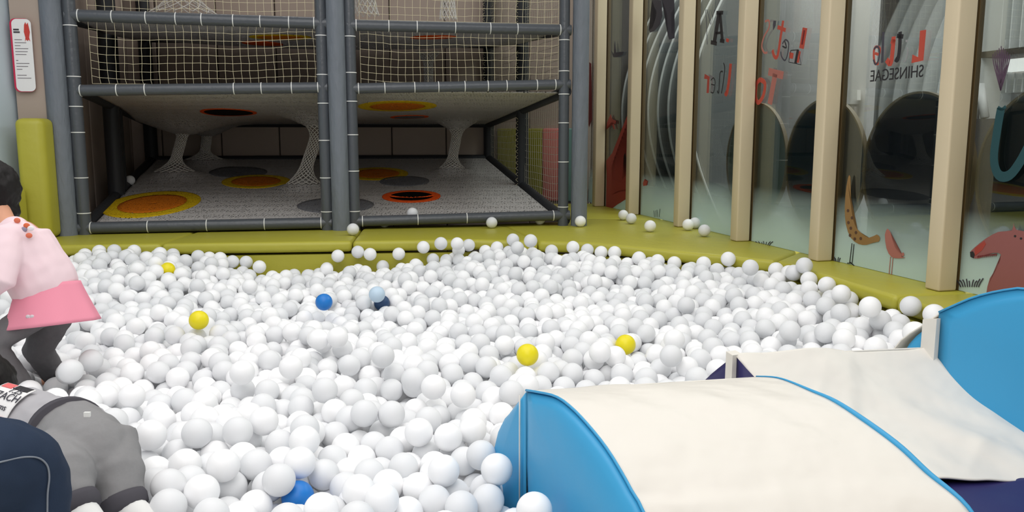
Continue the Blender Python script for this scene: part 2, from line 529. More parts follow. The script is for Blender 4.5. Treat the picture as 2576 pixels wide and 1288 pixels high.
# --- square cord nets
def cord_net(name, corner, du, dv, wu, hv, cell, sag=0.004, r=0.00125, seed=1, m=M_cord):
    bm = NB(); rr = random.Random(seed)
    nu = max(2, round(wu / cell)); nv = max(2, round(hv / cell))
    n = Vector(du).cross(Vector(dv)).normalized()
    grid = []
    for j in range(nv + 1):
        row = []
        for i in range(nu + 1):
            x = wu * i / nu; y = hv * j / nv
            inner = 1 if (0 < i < nu and 0 < j < nv) else 0
            ph = (noise.noise(Vector((x * 2.2 + seed, y * 2.2, 3.1))), noise.noise(Vector((x * 2.2, y * 2.2 + seed, 7.7))))
            row.append(Vector(corner) + Vector(du) * (x + inner * (rr.uniform(-sag, sag) * .5 + ph[0] * .02)) + Vector(dv) * (y + inner * (rr.uniform(-sag, sag) * .5 + ph[1] * .02 - .012 * math.sin(math.pi * x / wu))) + n * (0.012 * math.sin(math.pi * x / wu) * math.sin(math.pi * y / hv)))
        grid.append(row)
    for row in grid: tube(bm, row, r, 5, cap=False)
    for i in range(nu + 1): tube(bm, [grid[j][i] for j in range(nv + 1)], r, 5, cap=False)
    return build(name, bm, m, cf, True)


up = Vector((0, 0, 1))
for (a_, b_, sd) in ((212, 823, 1), (892, 1416, 2)):
    p, q = fx(a_, 150) + UD * 0.035, fx(b_, 150) - UD * 0.03
    wv = (q - p).length
    cord_net('front_net', V3(p, 1.44), UD, up, wv, 0.36, 0.0465, seed=sd)
    cord_net('front_net', V3(p, 1.84), UD, up, wv, 0.60, 0.0465, seed=sd + 5)
for (p, q, z0, z1, sd) in ((FR, RM, 0.62, 1.38, 11), (RM, BR, .78, 1.25, 12), (FR, RM, 1.45, 1.84, 13), (RM, BR, 1.36, 1.9, 14), (FR, RM, 1.9, 2.45, 15), (RM, BR, 1.98, 2.5, 16)):
    cord_net('side_net', V3(p, z0) + UD * 0.01, (q - p).normalized(), up, (q - p).length, z1 - z0, 0.05, seed=sd, m=mat('grey_cord', (176, 172, 158), 0.8))

# lacing on the inner posts
for (p, zz) in ((RM, (0.75, 1.3)), (RM, (1.5, 1.8)), (RM, (1.9, 2.4)), (BR, (1.3, 1.9)), (BR, (2.0, 2.5))):
    bm = NB(); k = 0; z = zz[0]; pts = []
    tow = -(UD) * 0.045 - VD * 0.03
    while z < zz[1]:
        pts.append(V3(p, z) + tow + UD * (0.012 if k % 2 else -0.014)); z += 0.022; k += 1
    tube(bm, pts, 0.0022, 5); build('lacing', bm, M_cord, cf, True)


# --- crocheted floors
def crochet_mat(name, rgb, hole=0.22, scale=115, bumpy=0.8):
    if name in MATS: return MATS[name]
    m = bpy.data.materials.new(name); m.use_nodes = True; nt = m.node_tree; b = nt.nodes['Principled BSDF']
    b.inputs['Roughness'].default_value = 0.85; b.inputs['Specular IOR Level'].default_value = 0.15
    tc = nt.nodes.new('ShaderNodeTexCoord')
    vo = nt.nodes.new('ShaderNodeTexVoronoi'); vo.inputs['Scale'].default_value = scale; vo.inputs['Randomness'].default_value = 0.7
    nt.links.new(tc.outputs['Object'], vo.inputs['Vector'])
    bp = nt.nodes.new('ShaderNodeBump'); bp.inputs['Strength'].default_value = bumpy; bp.inputs['Distance'].default_value = 0.006; bp.invert = True
    nt.links.new(vo.outputs['Distance'], bp.inputs['Height']); nt.links.new(bp.outputs[0], b.inputs['Normal'])
    hs = nt.nodes.new('ShaderNodeHueSaturation'); hs.inputs['Color'].default_value = srgb(rgb)
    nz = nt.nodes.new('ShaderNodeTexNoise'); nz.inputs['Scale'].default_value = 60; nt.links.new(tc.outputs['Object'], nz.inputs['Vector'])
    mr = nt.nodes.new('ShaderNodeMapRange'); mr.inputs[3].default_value = 0.8; mr.inputs[4].default_value = 1.2
    nt.links.new(nz.outputs[0], mr.inputs[0]); nt.links.new(mr.outputs[0], hs.inputs['Value']); nt.links.new(hs.outputs[0], b.inputs['Base Color'])
    if hole:
        ramp = nt.nodes.new('ShaderNodeMath'); ramp.operation = 'GREATER_THAN'
        v2 = nt.nodes.new('ShaderNodeTexVoronoi'); v2.inputs['Scale'].default_value = scale * 0.45; v2.inputs['Randomness'].default_value = 0.55
        nt.links.new(tc.outputs['Object'], v2.inputs['Vector'])
        nt.links.new(v2.outputs['Distance'], ramp.inputs[0]); ramp.inputs[1].default_value = 1 - hole
        ramp.operation = 'LESS_THAN'; ramp.inputs[1].default_value = hole
        tr = nt.nodes.new('ShaderNodeBsdfTransparent'); mx = nt.nodes.new('ShaderNodeMixShader')
        nt.links.new(ramp.outputs[0], mx.inputs[0]); nt.links.new(b.outputs[0], mx.inputs[1]); nt.links.new(tr.outputs[0], mx.inputs[2])
        nt.links.new(mx.outputs[0], nt.nodes['Material Output'].inputs[0])
    MATS[name] = m; return m


M_knit = crochet_mat('white_crochet', (186, 182, 180), 0.29)
M_kgrey = crochet_mat('grey_crochet', (112, 112, 116), 0.20)
M_kyel = crochet_mat('yellow_crochet', (214, 178, 20), 0.2)
M_kor = crochet_mat('orange_crochet', (204, 112, 22), 0.2)
M_kred = crochet_mat('red_orange_crochet', (226, 84, 24), 0.12)
M_rope = mat('white_rope', (216, 212, 206), 0.85, 0.15)


def plan(u, v):           # u 0..1 across, v 0..1 into the depth
    return (FL * (1 - u) + FR * u) * (1 - v) + (BL * (1 - u) + BR * u) * v


def base_z(tier, u, v):
    z = BOT[tier] * (1 - v) + BACKZ[tier] * v
    if tier == 0: z += 0.0 - 0.02 * math.sin(math.pi * u) * math.sin(math.pi * v)
    if tier == 1:
        z -= 0.03 * math.sin(math.pi * min(1, max(0, u))) * math.sin(math.pi * v)
    if tier == 2: z -= 0.10 * math.sin(math.pi * v) * (0.4 + 0.6 * math.sin(math.pi * u))
    return z


def hit_floor(px, py, tier):
    """the spot of a crocheted floor seen at a pixel"""
    r = ray(px, py); best = None; t = 3.0
    prev = None
    while t < 10:
        p = EYE + r * t
        rel = p - FL; v = rel.dot(Vector((UD.y * -1, UD.x, 0))) / VD.dot(Vector((-UD.y, UD.x, 0))) / 2.4
        u = (rel - VD * (v * 2.4)).dot(UD) / (FR - FL).length
        if v >= -0.02:
            dz = p.z - base_z(tier, u, min(max(v, 0), 1))
            if prev is not None and (dz > 0) != (prev > 0): return p, u, v
            prev = dz
        t += 0.01
    return None


# rope tubes: (tier below, floor pixel, ceiling pixel, neck radius)
tubes = []
for (pb, pt, neck, flare_b, flare_t) in (((440, 447), (462, 310), 0.040, 0.20, 0.30), ((765, 478), (800, 268), 0.046, 0.17, 0.20), ((1137, 437), (1150, 282), 0.040, 0.14, 0.15), ((515, 415), (520, 297), 0.04, 0.2, 0.2)):
    b_ = hit_floor(*pb, 0)
    if b_ is None: continue
    p0 = b_[0]; _, _, dep = proj(p0)
    t_ = atz(pt[0], pt[1], dep); u_, v_ = b_[1], b_[2]
    # top meets the floor above straight over the pixel column
    zt = base_z(1, u_, min(max(v_, 0), 1))
    tubes.append((Vector((p0.x, p0.y, p0.z)), Vector((t_.x, t_.y, zt)), neck, flare_b, flare_t))


def lift(tier, x, y):
    """pull of the rope tubes on the net"""
    d = 0
    for (p, q, neck, fb, ft) in tubes:
        if tier == 0:
            rr = math.hypot(x - p.x, y - p.y); d += 0.085 * math.exp(-(rr / (fb * 0.8)) ** 2)
        if tier == 1:
            rr = math.hypot(x - q.x, y - q.y); d -= 0.11 * math.exp(-(rr / (ft * 0.95)) ** 2) + (.03 if ft > .25 else 0) * math.exp(-(rr / .55) ** 2)
    return d


def floor_net(tier, u0, u1, nu=90, nv=72, m=M_knit, vmax=1.0):
    bm = NB(); g_ = []
    for j in range(nv + 1):
        row = []
        for i in range(nu + 1):
            u = u0 + (u1 - u0) * i / nu; v = vmax * j / nv
            v_ = 0.012 + v * 0.985
            p = plan(u, v_); z = base_z(tier, u, v_) + lift(tier, p.x, p.y)
            row.append(bm.verts.new((p.x, p.y, z)))
        g_.append(row)
    for j in range(nv):
        for i in range(nu): bm.faces.new((g_[j][i], g_[j][i + 1], g_[j + 1][i + 1], g_[j + 1][i]))
    o = build('crochet_net', bm, m, cf, True)
    s = o.modifiers.new('thick', 'SOLIDIFY'); s.thickness = 0.008
    return o


floor_net(0, 0.015, 0.985, 150, 110); floor_net(1, 0.015, 0.985, 110, 80); floor_net(2, 0.015, 0.985, 90, 60)


def disc(tier, c, r0, r1, m, name='crochet_disc', dz=0.006, squash=1.0):
    bm = NB(); n = 48; nr = 6; rings = []
    sg = 1 if tier == 0 else -1
    for k in range(nr + 1):
        r = r0 + (r1 - r0) * k / nr; row = []
        for a in range(n):
            t = 2 * math.pi * a / n; x = c.x + math.cos(t) * r; y = c.y + math.sin(t) * r * squash
            rel = Vector((x, y, 0)) - FL; v = rel.dot(Vector((-UD.y, UD.x, 0))) / VD.dot(Vector((-UD.y, UD.x, 0))) / 2.4
            u = (rel - VD * (v * 2.4)).dot(UD) / (FR - FL).length
            z = base_z(tier, u, min(max(v, 0), 1)) + lift(tier, x, y) + sg * dz
            row.append(bm.verts.new((x, y, z)))
        rings.append(row)
    for k in range(nr):
        for a in range(n): bm.faces.new((rings[k][a], rings[k][(a + 1) % n], rings[k + 1][(a + 1) % n], rings[k + 1][a]))
    if r0 <= 1e-4: bmesh.ops.remove_doubles(bm, verts=bm.verts, dist=1e-5)
    o = build(name, bm, m, cf, True)
    s = o.modifiers.new('thick', 'SOLIDIFY'); s.thickness = 0.006
    return o


def fdisc(tier, px, py, rx, ry_inner, mats, dz=0.006, squash=1.0):
    h = hit_floor(px, py, tier)
    if not h: return None
    c = h[0]; dep = proj(c)[2]; r = rx * dep / F
    if ry_inner:
        disc(tier, c, r * ry_inner, r, mats[0], dz=dz, squash=squash); 
        if mats[1]: disc(tier, c, 0.00001, r * ry_inner, mats[1], dz=dz + 0.001, squash=squash)
    else: disc(tier, c, 0.00001, r, mats[0], dz=dz)
    return c, r


fdisc(0, 385, 516, 107, 0.70, (M_kyel, M_kor), squash=1.45)
fdisc(0, 645, 460, 83, 0.72, (M_kyel, M_kor))
fdisc(0, 948, 440, 78, 0.72, (M_kyel, M_kor))
fdisc(0, 1018, 459, 62, 0, (M_kgrey,))
fdisc(0, 845, 520, 95, 0, (M_kgrey,), 0.004)
fdisc(0, 600, 436, 70, 0, (M_kgrey,), 0.004)
hc = fdisc(0, 1035, 498, 73, 0.74, (M_kred, None), 0.008)
if hc:
    c, r = hc
    disc(0, c, 0.00001, r * 0.75, mat('hole_shade', (14, 12, 12), 0.9, 0.05), 'opening_shade', 0.007)  # solid black disc paints the shade inside the hole, net is not cut
    bm = NB()
    for k in range(30):
        t = 2 * math.pi * k / 30; pz = c.z + 0.018
        tube(bm, [(c.x + math.cos(t) * r * .76, c.y + math.sin(t) * r * .76, pz), (c.x + math.cos(t) * r * .30, c.y + math.sin(t) * r * .30, pz - 0.012)], 0.0035, 5)
    tube(bm, [(c.x + math.cos(t) * r * .30, c.y + math.sin(t) * r * .30, c.z + 0.006) for t in [2 * math.pi * k / 24 for k in range(25)]], 0.004, 5)
    build('opening_ropes', bm, M_kred, cf, True)
fdisc(1, 575, 277, 68, 0.86, (M_kred, mat('hole_shade2', (30, 26, 24), 0.9, 0.05)))  # dark inner disc paints the shade within the ring's hole
fdisc(1, 1000, 264, 98, 0.7, (M_kyel, M_kor))
fdisc(1, 1030, 291, 48, 0.8, (M_kred, M_kgrey))
fdisc(2, 705, 90, 78, 0.75, (M_kyel, M_kor), squash=.5)
fdisc(2, 1090, 90, 58, 0.9, (M_kred, M_kred), squash=.5)
fdisc(2, 660, 106, 50, 0.9, (M_kred, M_kred))


def rope_tube(p, q, neck, fb, ft, seg=13, rows=30, straight=False):
    """a woven rope tube: one strand lattice of elongated diamonds"""
    bm = NB(); P = []
    for j in range(rows + 1):
        t = j / rows
        wdt = neck + (fb - neck) * max(0, 1 - t / 0.34) ** 2.2 + (ft - neck) * max(0, (t - 0.70) / 0.30) ** 2.2
        tt = t
        c = Vector((p.x + (q.x - p.x) * (3 * tt * tt - 2 * tt ** 3), p.y + (q.y - p.y) * tt, 0))
        z = p.z + (q.z - p.z) * (0.0 + t)
        # flares hug the nets
        z = p.z + 0.05 + (q.z - p.z - 0.09) * t
        P.append([c + Vector((math.cos(2 * math.pi * (k + 0.5 * (j % 2)) / seg) * wdt, math.sin(2 * math.pi * (k + 0.5 * (j % 2)) / seg) * wdt, z)) for k in range(seg)])
    for j in range(rows):
        for k in range(seg):
            a = P[j][k]; k2 = k if j % 2 == 0 else (k + 1) % seg; k1 = (k - 1) % seg if j % 2 == 0 else k
            for kk in (k2, k1):
                b = P[j + 1][kk]
                d = (b - a).normalized(); x, y = frame_from(d); r = 0.0036
                va = [bm.verts.new(a + x * math.cos(w_) * r + y * math.sin(w_) * r) for w_ in (0.3, 1.87, 3.44, 5.01)]
                vb = [bm.verts.new(b + x * math.cos(w_) * r + y * math.sin(w_) * r) for w_ in (0.3, 1.87, 3.44, 5.01)]
                for n_ in range(4): bm.faces.new((va[n_], va[(n_ + 1) % 4], vb[(n_ + 1) % 4], vb[n_]))
    return build('rope_tube', bm, M_rope, cf, True)


for (p, q, neck, fb, ft) in tubes:
    rope_tube(p, q + Vector((0, 0, -0.03)), neck, fb * 0.75, ft * 0.6)
# tubes on the upper storeys
for (px, pyb, z0, z1, neck, fb, dep) in ((463, 34, 1.93, 2.9, 0.035, 0.24, 5.9), (920, 44, 1.90, 2.9, 0.05, 0.09, 5.7), (1127, 55, 1.90, 2.9, 0.042, 0.06, 5.9), (1078, 190, 1.36, 1.83, 0.035, 0.10, 6.6)):
    b_ = atz(px, pyb, dep)
    rope_tube(Vector((b_.x, b_.y, z0)), Vector((b_.x, b_.y, z1)), neck, fb, fb)

# ------------------------------------------------------------------ beige posts and glass wall
corners = [(1493, 520), (1582, 541), (1696, 572), (1846, 608.5), (2045, 659), (2354, 735)]
post_s = []
for c in corners:
    p = onz(*c, L); post_s.append((p - G0).dot(GD))
post_s.append(post_s[-1] + 0.745); post_s.append(post_s[-1] + 0.745)
desc = ['furthest beige post, partly behind the grey column of the climbing frame', 'second beige post from the far end, beside the two balls on the ledge',
        'third beige post from the far end, left of the three balls on the ledge', 'beige post between the letters A and S on the glass',
        'beige post left of the painted spotted bird', 'nearest fully seen beige post, right of the painted birds', '', '']
PW, PD = 0.082, 0.076
for i, s in enumerate(post_s):
    if i == 6: continue
    if i == 7: continue
    base_p = gp(s - PD / 2, -PW / 2, L)
    bm = NB(); o_ = gp(s, -PW, 0)
    obox(bm, o_, GN, -GD, PW, PD, L + 0.001, 3.3)
    o = build('beige_post', bm, M_post); bevel(o, 0.008, 3)
    tag(o, desc[i], 'post')

# thin bronze jambs behind the posts
for i, s in enumerate(post_s[:6]):
    bm = NB(); obox(bm, gp(s - 0.006, 0.012, 0), GN, -GD, 0.022, PD - 0.012, L + 0.001, 3.3)
    o = build('trim_%d' % (i + 2), bm, M_brown); o['kind'] = 'structure'


def glass_mat():
    m = bpy.data.materials.new('screen_printed_glass'); m.use_nodes = True; nt = m.node_tree
    for n in list(nt.nodes): nt.nodes.remove(n)
    out = nt.nodes.new('ShaderNodeOutputMaterial')
    tr = nt.nodes.new('ShaderNodeBsdfTransparent'); tr.inputs[0].default_value = (0.80, 0.84, 0.83, 1)
    gl = nt.nodes.new('ShaderNodeBsdfGlossy'); gl.inputs['Roughness'].default_value = 0.01
    fr_ = nt.nodes.new('ShaderNodeFresnel'); fr_.inputs[0].default_value = 1.45
    mul = nt.nodes.new('ShaderNodeMath'); mul.operation = 'MULTIPLY'; mul.inputs[1].default_value = 0.45
    mx = nt.nodes.new('ShaderNodeMixShader')
    nt.links.new(fr_.outputs[0], mul.inputs[0]); nt.links.new(mul.outputs[0], mx.inputs[0]); nt.links.new(tr.outputs[0], mx.inputs[1]); nt.links.new(gl.outputs[0], mx.inputs[2])
    # printed mint halftone fading upwards
    tc = nt.nodes.new('ShaderNodeTexCoord'); sp = nt.nodes.new('ShaderNodeSeparateXYZ'); nt.links.new(tc.outputs['Object'], sp.inputs[0])
    mr = nt.nodes.new('ShaderNodeMapRange'); mr.inputs[1].default_value = 0.0; mr.inputs[2].default_value = 0.31; mr.inputs[3].default_value = 1.0; mr.inputs[4].default_value = 0.0
    nt.links.new(sp.outputs[2], mr.inputs[0])
    df = nt.nodes.new('ShaderNodeBsdfDiffuse'); df.inputs[0].default_value = srgb((206, 224, 218))
    tl = nt.nodes.new('ShaderNodeBsdfTranslucent'); tl.inputs[0].default_value = srgb((206, 224, 218))
    m2 = nt.nodes.new('ShaderNodeMixShader'); m2.inputs[0].default_value = 0.3; nt.links.new(df.outputs[0], m2.inputs[1]); nt.links.new(tl.outputs[0], m2.inputs[2])
    # dots
    vo = nt.nodes.new('ShaderNodeTexVoronoi'); vo.inputs['Scale'].default_value = 260; vo.inputs['Randomness'].default_value = 0.0
    nt.links.new(tc.outputs['Object'], vo.inputs['Vector'])
    add = nt.nodes.new('ShaderNodeMath'); add.operation = 'MULTIPLY_ADD'; add.inputs[1].default_value = -0.5; add.inputs[2].default_value = 0.25
    nt.links.new(vo.outputs['Distance'], add.inputs[0])
    ad2 = nt.nodes.new('ShaderNodeMath'); ad2.operation = 'ADD'; ad2.use_clamp = True
    nt.links.new(mr.outputs[0], ad2.inputs[0]); nt.links.new(add.outputs[0], ad2.inputs[1])
    mulm = nt.nodes.new('ShaderNodeMath'); mulm.operation = 'MULTIPLY'; nt.links.new(mr.outputs[0], mulm.inputs[0]); nt.links.new(ad2.outputs[0], mulm.inputs[1])
    m3 = nt.nodes.new('ShaderNodeMixShader'); nt.links.new(ad2.outputs[0], m3.inputs[0])
    pw = nt.nodes.new('ShaderNodeMath'); pw.operation = 'MULTIPLY'; pw.inputs[1].default_value = 1.0
    nt.links.new(mr.outputs[0], m3.inputs[0])
    nt.links.new(mx.outputs[0], m3.inputs[1]); nt.links.new(m2.outputs[0], m3.inputs[2]); nt.links.new(m3.outputs[0], out.inputs[0])
    return m


M_glass = glass_mat()
panes = []
bounds = [post_s[0] - 0.55] + [s - PD / 2 for s in post_s[:6]] + [2.3]
for i in range(7):
    s0_, s1_ = bounds[i] + 0.002, bounds[i + 1] - 0.002
    o = empty('window_%d' % (i + 1), gp((s0_ + s1_) / 2, 0.02, L), kind='structure')
    bm = NB(); obox(bm, gp(s0_, 0.014, 0), GD, GN, s1_ - s0_, 0.010, L + 0.002, 3.3)
    build('pane', bm, M_glass, o)
    panes.append((s0_, s1_, o))


def pane_for(s):
    for a, b, o in panes:
        if a <= s <= b: return o
    return panes[-1][2] if s > 0 else panes[0][2]


GOFF = 0.0105
def gpt(px, py, off=GOFF):
    return onplane(px, py, G0 + GN * off, GN)


def decal(name, pixels, m, off=GOFF, t=0.0012, smooth=0):
    pts = [gpt(x, y, off) for x, y in pixels]
    if smooth: pts = smooth_path(pts + [pts[0]], smooth)[:-1]
    s = sum((p - G0).dot(GD) for p in pts) / len(pts)
    return flat_shape(name, pts, GN, m, pane_for(s), t)


def dline(name, pixels, width, m, off=GOFF, sm=4, parent=None):
    """a painted brush line on the glass"""
    pts = smooth_path([gpt(x, y, off) for x, y in pixels], sm) if sm else [gpt(x, y, off) for x, y in pixels]
    bm = NB(); Lf = []; Rt = []
    for i, p in enumerate(pts):
        d = (pts[min(i + 1, len(pts) - 1)] - pts[max(i - 1, 0)]).normalized(); nn = d.cross(GN).normalized()
        Lf.append(p + nn * width / 2); Rt.append(p - nn * width / 2)
    va = [[bm.verts.new(q) for q in (Lf[i], Rt[i], Rt[i] + GN * .001, Lf[i] + GN * .001)] for i in range(len(pts))]
    for i in range(len(pts) - 1):
        for k in range(4): bm.faces.new((va[i][k], va[i][(k + 1) % 4], va[i + 1][(k + 1) % 4], va[i + 1][k]))
    bm.faces.new(va[0]); bm.faces.new(va[-1])
    s = sum((p - G0).dot(GD) for p in pts) / len(pts)
    return build(name, bm, m, parent or pane_for(s))


D_red = mat('print_red', (178, 70, 54), 0.6); D_bred = mat('print_brick', (160, 60, 50), 0.6); D_blk = mat('print_black', (34, 32, 36), 0.6)
D_char = mat('print_charcoal', (62, 60, 70), 0.6); D_fox = mat('print_fox', (142, 84, 82), 0.6); D_ochre = mat('print_ochre', (142, 108, 62), 0.6)
D_spot = mat('print_spot', (84, 56, 40), 0.6); D_pink = mat('print_rose', (168, 104, 94), 0.6); D_wht = mat('print_white', (190, 190, 186), 0.6); D_teal = mat('print_teal', (16, 64, 70), 0.6)
D_grey = mat('print_grey', (140, 140, 140), 0.6); D_dr = mat('print_dark_red', (110, 28, 32), 0.6); D_purp = mat('print_purple', (78, 58, 76), 0.6)

# --- lettering: Let's PLAY Together (seen from behind, mirrored), built stroke by stroke
dline('letter', [(2025, 70), (2016, 122)], 0.040, D_red, sm=0)
dline('letter', [(2023, 76), (2017, 112)], 0.012, D_dr, off=GOFF - .0012, sm=0)
decal('letter', [(2010, 124), (2022, 124), (2016, 163), (1984, 155), (1989, 127)], D_grey)
decal('letter', [(2004, 126), (2010, 126), (2004, 160), (1998, 158)], D_blk, off=GOFF - .0012)
decal('letter', [(2009, 128), (2014, 130), (2009, 158), (2004, 157)], D_red, off=GOFF - .0012)
decal('letter', [(1986, 131), (1996, 134), (1994, 148), (1985, 146)], D_red, off=GOFF - .0012)
dline('letter', [(1989, 127), (2008, 125), (2015, 163), (1984, 156), (1989, 127)], 0.004, D_blk, off=GOFF - .0013, sm=0)
dline('letter', [(1968, 110), (1976, 100), (1984, 110), (1980, 140), (1974, 152), (1966, 142), (1964, 130)], 0.008, D_char, off=GOFF)
dline('letter', [(1968, 116), (1978, 120), (1974, 104)], 0.008, D_blk)
dline('letter', [(1970, 52), (1964, 90), (1956, 140), (1948, 142), (1943, 126)], 0.020, D_red)
dline('letter', [(1956, 68), (1976, 76)], 0.020, D_red, sm=0)
decal('letter', [(1946, 52), (1952, 52), (1951, 64), (1945, 76), (1944, 62)], D_char)
dline('letter', [(1924, 54), (1934, 52), (1934, 70), (1922, 92), (1916, 116), (1922, 132), (1930, 132)], 0.012, D_pink)
dline('letter', [(1775, 24), (1777, 60), (1779, 112)], 0.006, D_char, sm=0)
dline('letter', [(1778, 24), (1788, 62), (1798, 24)], 0.006, D_char, sm=0)
dline('letter', [(1809, 32), (1797, 106)], 0.045, D_blk, sm=0)
dline('letter', [(1811, 32), (1817, 102)], 0.032, D_blk, sm=0)
dline('letter', [(1800, 84), (1815, 82)], 0.015, D_blk, sm=0)
dline('letter', [(1802, 32), (1819, 32)], 0.022, D_blk, sm=0); dline('letter', [(1788, 106), (1803, 110)], 0.024, D_blk, sm=0); dline('letter', [(1811, 102), (1822, 104)], 0.022, D_blk, sm=0)
decal('letter', [(1827, 96), (1834, 98), (1832, 107), (1826, 104)], D_red)
dline('letter', [(1933, 180), (1970, 190)], 0.040, D_pink, sm=0)
dline('letter', [(1950, 186), (1936, 262)], 0.045, D_pink, sm=0)
dline('letter', [(1912, 200), (1924, 210), (1920, 240), (1908, 258), (1901, 245), (1903, 212), (1912, 200)], 0.026, D_red)
dline('letter', [(1772, 192), (1782, 196), (1780, 234)], 0.030, D_bred, sm=0)
dline('letter', [(1788, 202), (1795, 196), (1799, 208), (1795, 232), (1788, 232)], 0.007, D_blk); dline('letter', [(1789, 212), (1797, 214)], 0.007, D_blk, sm=0)
dline('letter', [(1820, 158), (1823, 176), (1815, 235)], 0.009, D_blk); dline('letter', [(1818, 180), (1811, 185), (1808, 232), (1804, 228)], 0.009, D_blk)
dline('letter', [(1838, 160), (1834, 200), (1828, 235), (1824, 232)], 0.03, D_red)
# --- Little / SHINSEGAE
dline('letter', [(2322, 76), (2316, 148), (2294, 148)], 0.034, D_red, sm=0)
dline('letter', [(2280, 120), (2284, 128), (2278, 152), (2272, 154)], 0.007, D_grey); decal('letter', [(2278, 100), (2283, 100), (2283, 106), (2278, 106)], D_grey)
dline('letter', [(2264, 80), (2263, 120), (2258, 150), (2252, 148)], 0.020, D_blk); dline('letter', [(2256, 90), (2272, 92)], 0.018, D_blk, sm=0)
dline('letter', [(2248, 92), (2245, 130), (2240, 160), (2230, 150)], 0.024, D_red); dline('letter', [(2241, 104), (2252, 106)], 0.02, D_red, sm=0)
dline('letter', [(2222, 80), (2219, 158)], 0.014, D_char, sm=0)
dline('letter', [(2201, 134), (2211, 136), (2213, 122), (2203, 118), (2198, 130), (2200, 158), (2210, 160)], 0.012, D_red)
dline('letter', [(2198, 124), (2206, 117), (2212, 126), (2210, 150), (2202, 162), (2197, 150)], 0.008, D_char, off=GOFF - .0012)
pS = gpt(2323, 193)
ex = (-GD)
w_s = (gpt(2323, 195) - gpt(2190, 195)).length
tm = text_mesh('lettering', 'SHINSEGAE', pS, ex, up, 0.070, D_blk, pane_for((pS - G0).dot(GD)), 0.0008)
cur = max((v.co - tm.data.vertices[0].co).length for v in tm.data.vertices)
# stretch the word to the width it has on the glass
par = tm.parent; loc = Vector(par.location)
xs = [((v.co + loc) - pS).dot(ex) for v in tm.data.vertices]; k_ = w_s / max(xs)
for v in tm.data.vertices:
    a_ = ((v.co + loc) - pS).dot(ex); v.co += ex * (a_ * (k_ - 1))

# --- painted creatures
br = decal('bird_print', [(2134, 445), (2139, 445), (2141, 520), (2150, 565), (2165, 585), (2186, 598), (2205, 590), (2213, 598), (2210, 608), (2196, 610), (2180, 616), (2160, 614), (2140, 598), (2128, 565), (2125, 520), (2129, 470)], D_ochre, smooth=2)
for (x, y) in ((2134, 560), (2140, 574), (2153, 585), (2133, 530), (2150, 601), (2165, 600), (2143, 548), (2138, 592)):
    decal('spot', [(x + 3.2 * math.cos(a), y + 4.2 * math.sin(a)) for a in [k * math.pi / 4 for k in range(8)]], D_spot, off=GOFF - .001).parent = br.parent
for (a, b) in (((2143, 612), (2137, 662)), ((2148, 614), (2143, 664))): dline('bird_leg', [a, b], 0.0045, D_blk, sm=0)
dline('bird_foot', [(2131, 662), (2140, 662), (2146, 666)], 0.004, D_blk, sm=0); dline('bird_foot', [(2137, 658), (2149, 669)], 0.004, D_blk, sm=0)
decal('bird_print', [(2232, 575), (2240, 585), (2250, 620), (2262, 638), (2272, 635), (2274, 643), (2268, 646), (2277, 648), (2260, 650), (2242, 646), (2230, 625), (2226, 590)], D_pink, smooth=2)
for (a, b) in (((2240, 646), (2236, 692)), ((2246, 648), (2242, 694))): dline('bird_leg', [a, b], 0.0035, D_pink, sm=0)
decal('fox_print', [(2440, 634), (2452, 622), (2480, 600), (2512, 583), (2545, 580), (2550, 562), (2556, 578), (2600, 590), (2640, 640), (2640, 800), (2478, 800), (2480, 745), (2490, 700), (2510, 670), (2518, 640), (2500, 636), (2480, 640), (2462, 650), (2446, 648)], D_fox, smooth=2)
decal('fox_nose', [(2440, 634), (2447, 632), (2452, 640), (2449, 650), (2441, 646)], D_blk, off=GOFF - .001)
decal('fox_muzzle', [(2452, 624), (2476, 606), (2480, 614), (2470, 630), (2452, 644)], D_bred, off=GOFF - .0008)
for x in range(2458, 2506, 5): decal('fox_tooth', [(x, 644 - (x - 2458) * .12), (x + 5, 643 - (x - 2458) * .12), (x + 2, 651 - (x - 2458) * .12)], D_dr, off=GOFF - .001)
for (x, y) in ((2553, 594), (2568, 600)): decal('fox_eye', [(x + 3 * math.cos(a), y + 3 * math.sin(a)) for a in [k * math.pi / 4 for k in range(8)]], D_blk, off=GOFF - .001)


def grass(cx, cy, n, wd, h, seed, lean=0.6):
    rr = random.Random(seed)
    for k in range(n):
        x = cx - wd / 2 + wd * k / max(1, n - 1)
        dx = (x - cx) * lean + rr.uniform(-2, 2)
        dline('grass_print', [(x, cy), (x + dx * .4, cy - h * .5), (x + dx, cy - h * rr.uniform(.7, 1))], 0.005, D_char, sm=2)


grass(2439, 722, 9, 44, 22, 1); grass(2085 + 20, 660, 4, 10, 14, 2); grass(1922, 618, 7, 26, 12, 3); grass(1652, 546, 4, 12, 22, 4, .1); grass(1476, 505, 2, 5, 30, 5, .1)
# red crocodile and hand, purple feet, small black bird
decal('crocodile_print', [(1524, 524), (1526, 440), (1525, 404), (1540, 385), (1558, 340), (1577, 292), (1578, 310), (1560, 356), (1546, 400), (1538, 420), (1540, 490), (1552, 480), (1576, 476), (1576, 500), (1552, 515), (1540, 524)], D_bred)
for k in range(10):
    x0, y0 = 1575 - k * 3.6, 312 + k * 10; decal('crocodile_tooth', [(x0, y0), (x0 - 1, y0 + 6), (x0 + 5, y0 + 6)], D_dr)
for k in range(6): decal('crocodile_tooth', [(1545 + k * 5, 482), (1549 + k * 5, 481), (1547 + k * 5, 470)], D_dr)
decal('hand_print', [(1527, 308), (1536, 287), (1540, 300), (1549, 304), (1548, 312), (1544, 310), (1547, 326), (1543, 324), (1538, 308), (1530, 316), (1525, 326)], D_bred)
decal('hand_print', [(1617, 460), (1622, 450), (1623, 456), (1630, 455), (1626, 462), (1628, 466), (1618, 468)], D_bred)
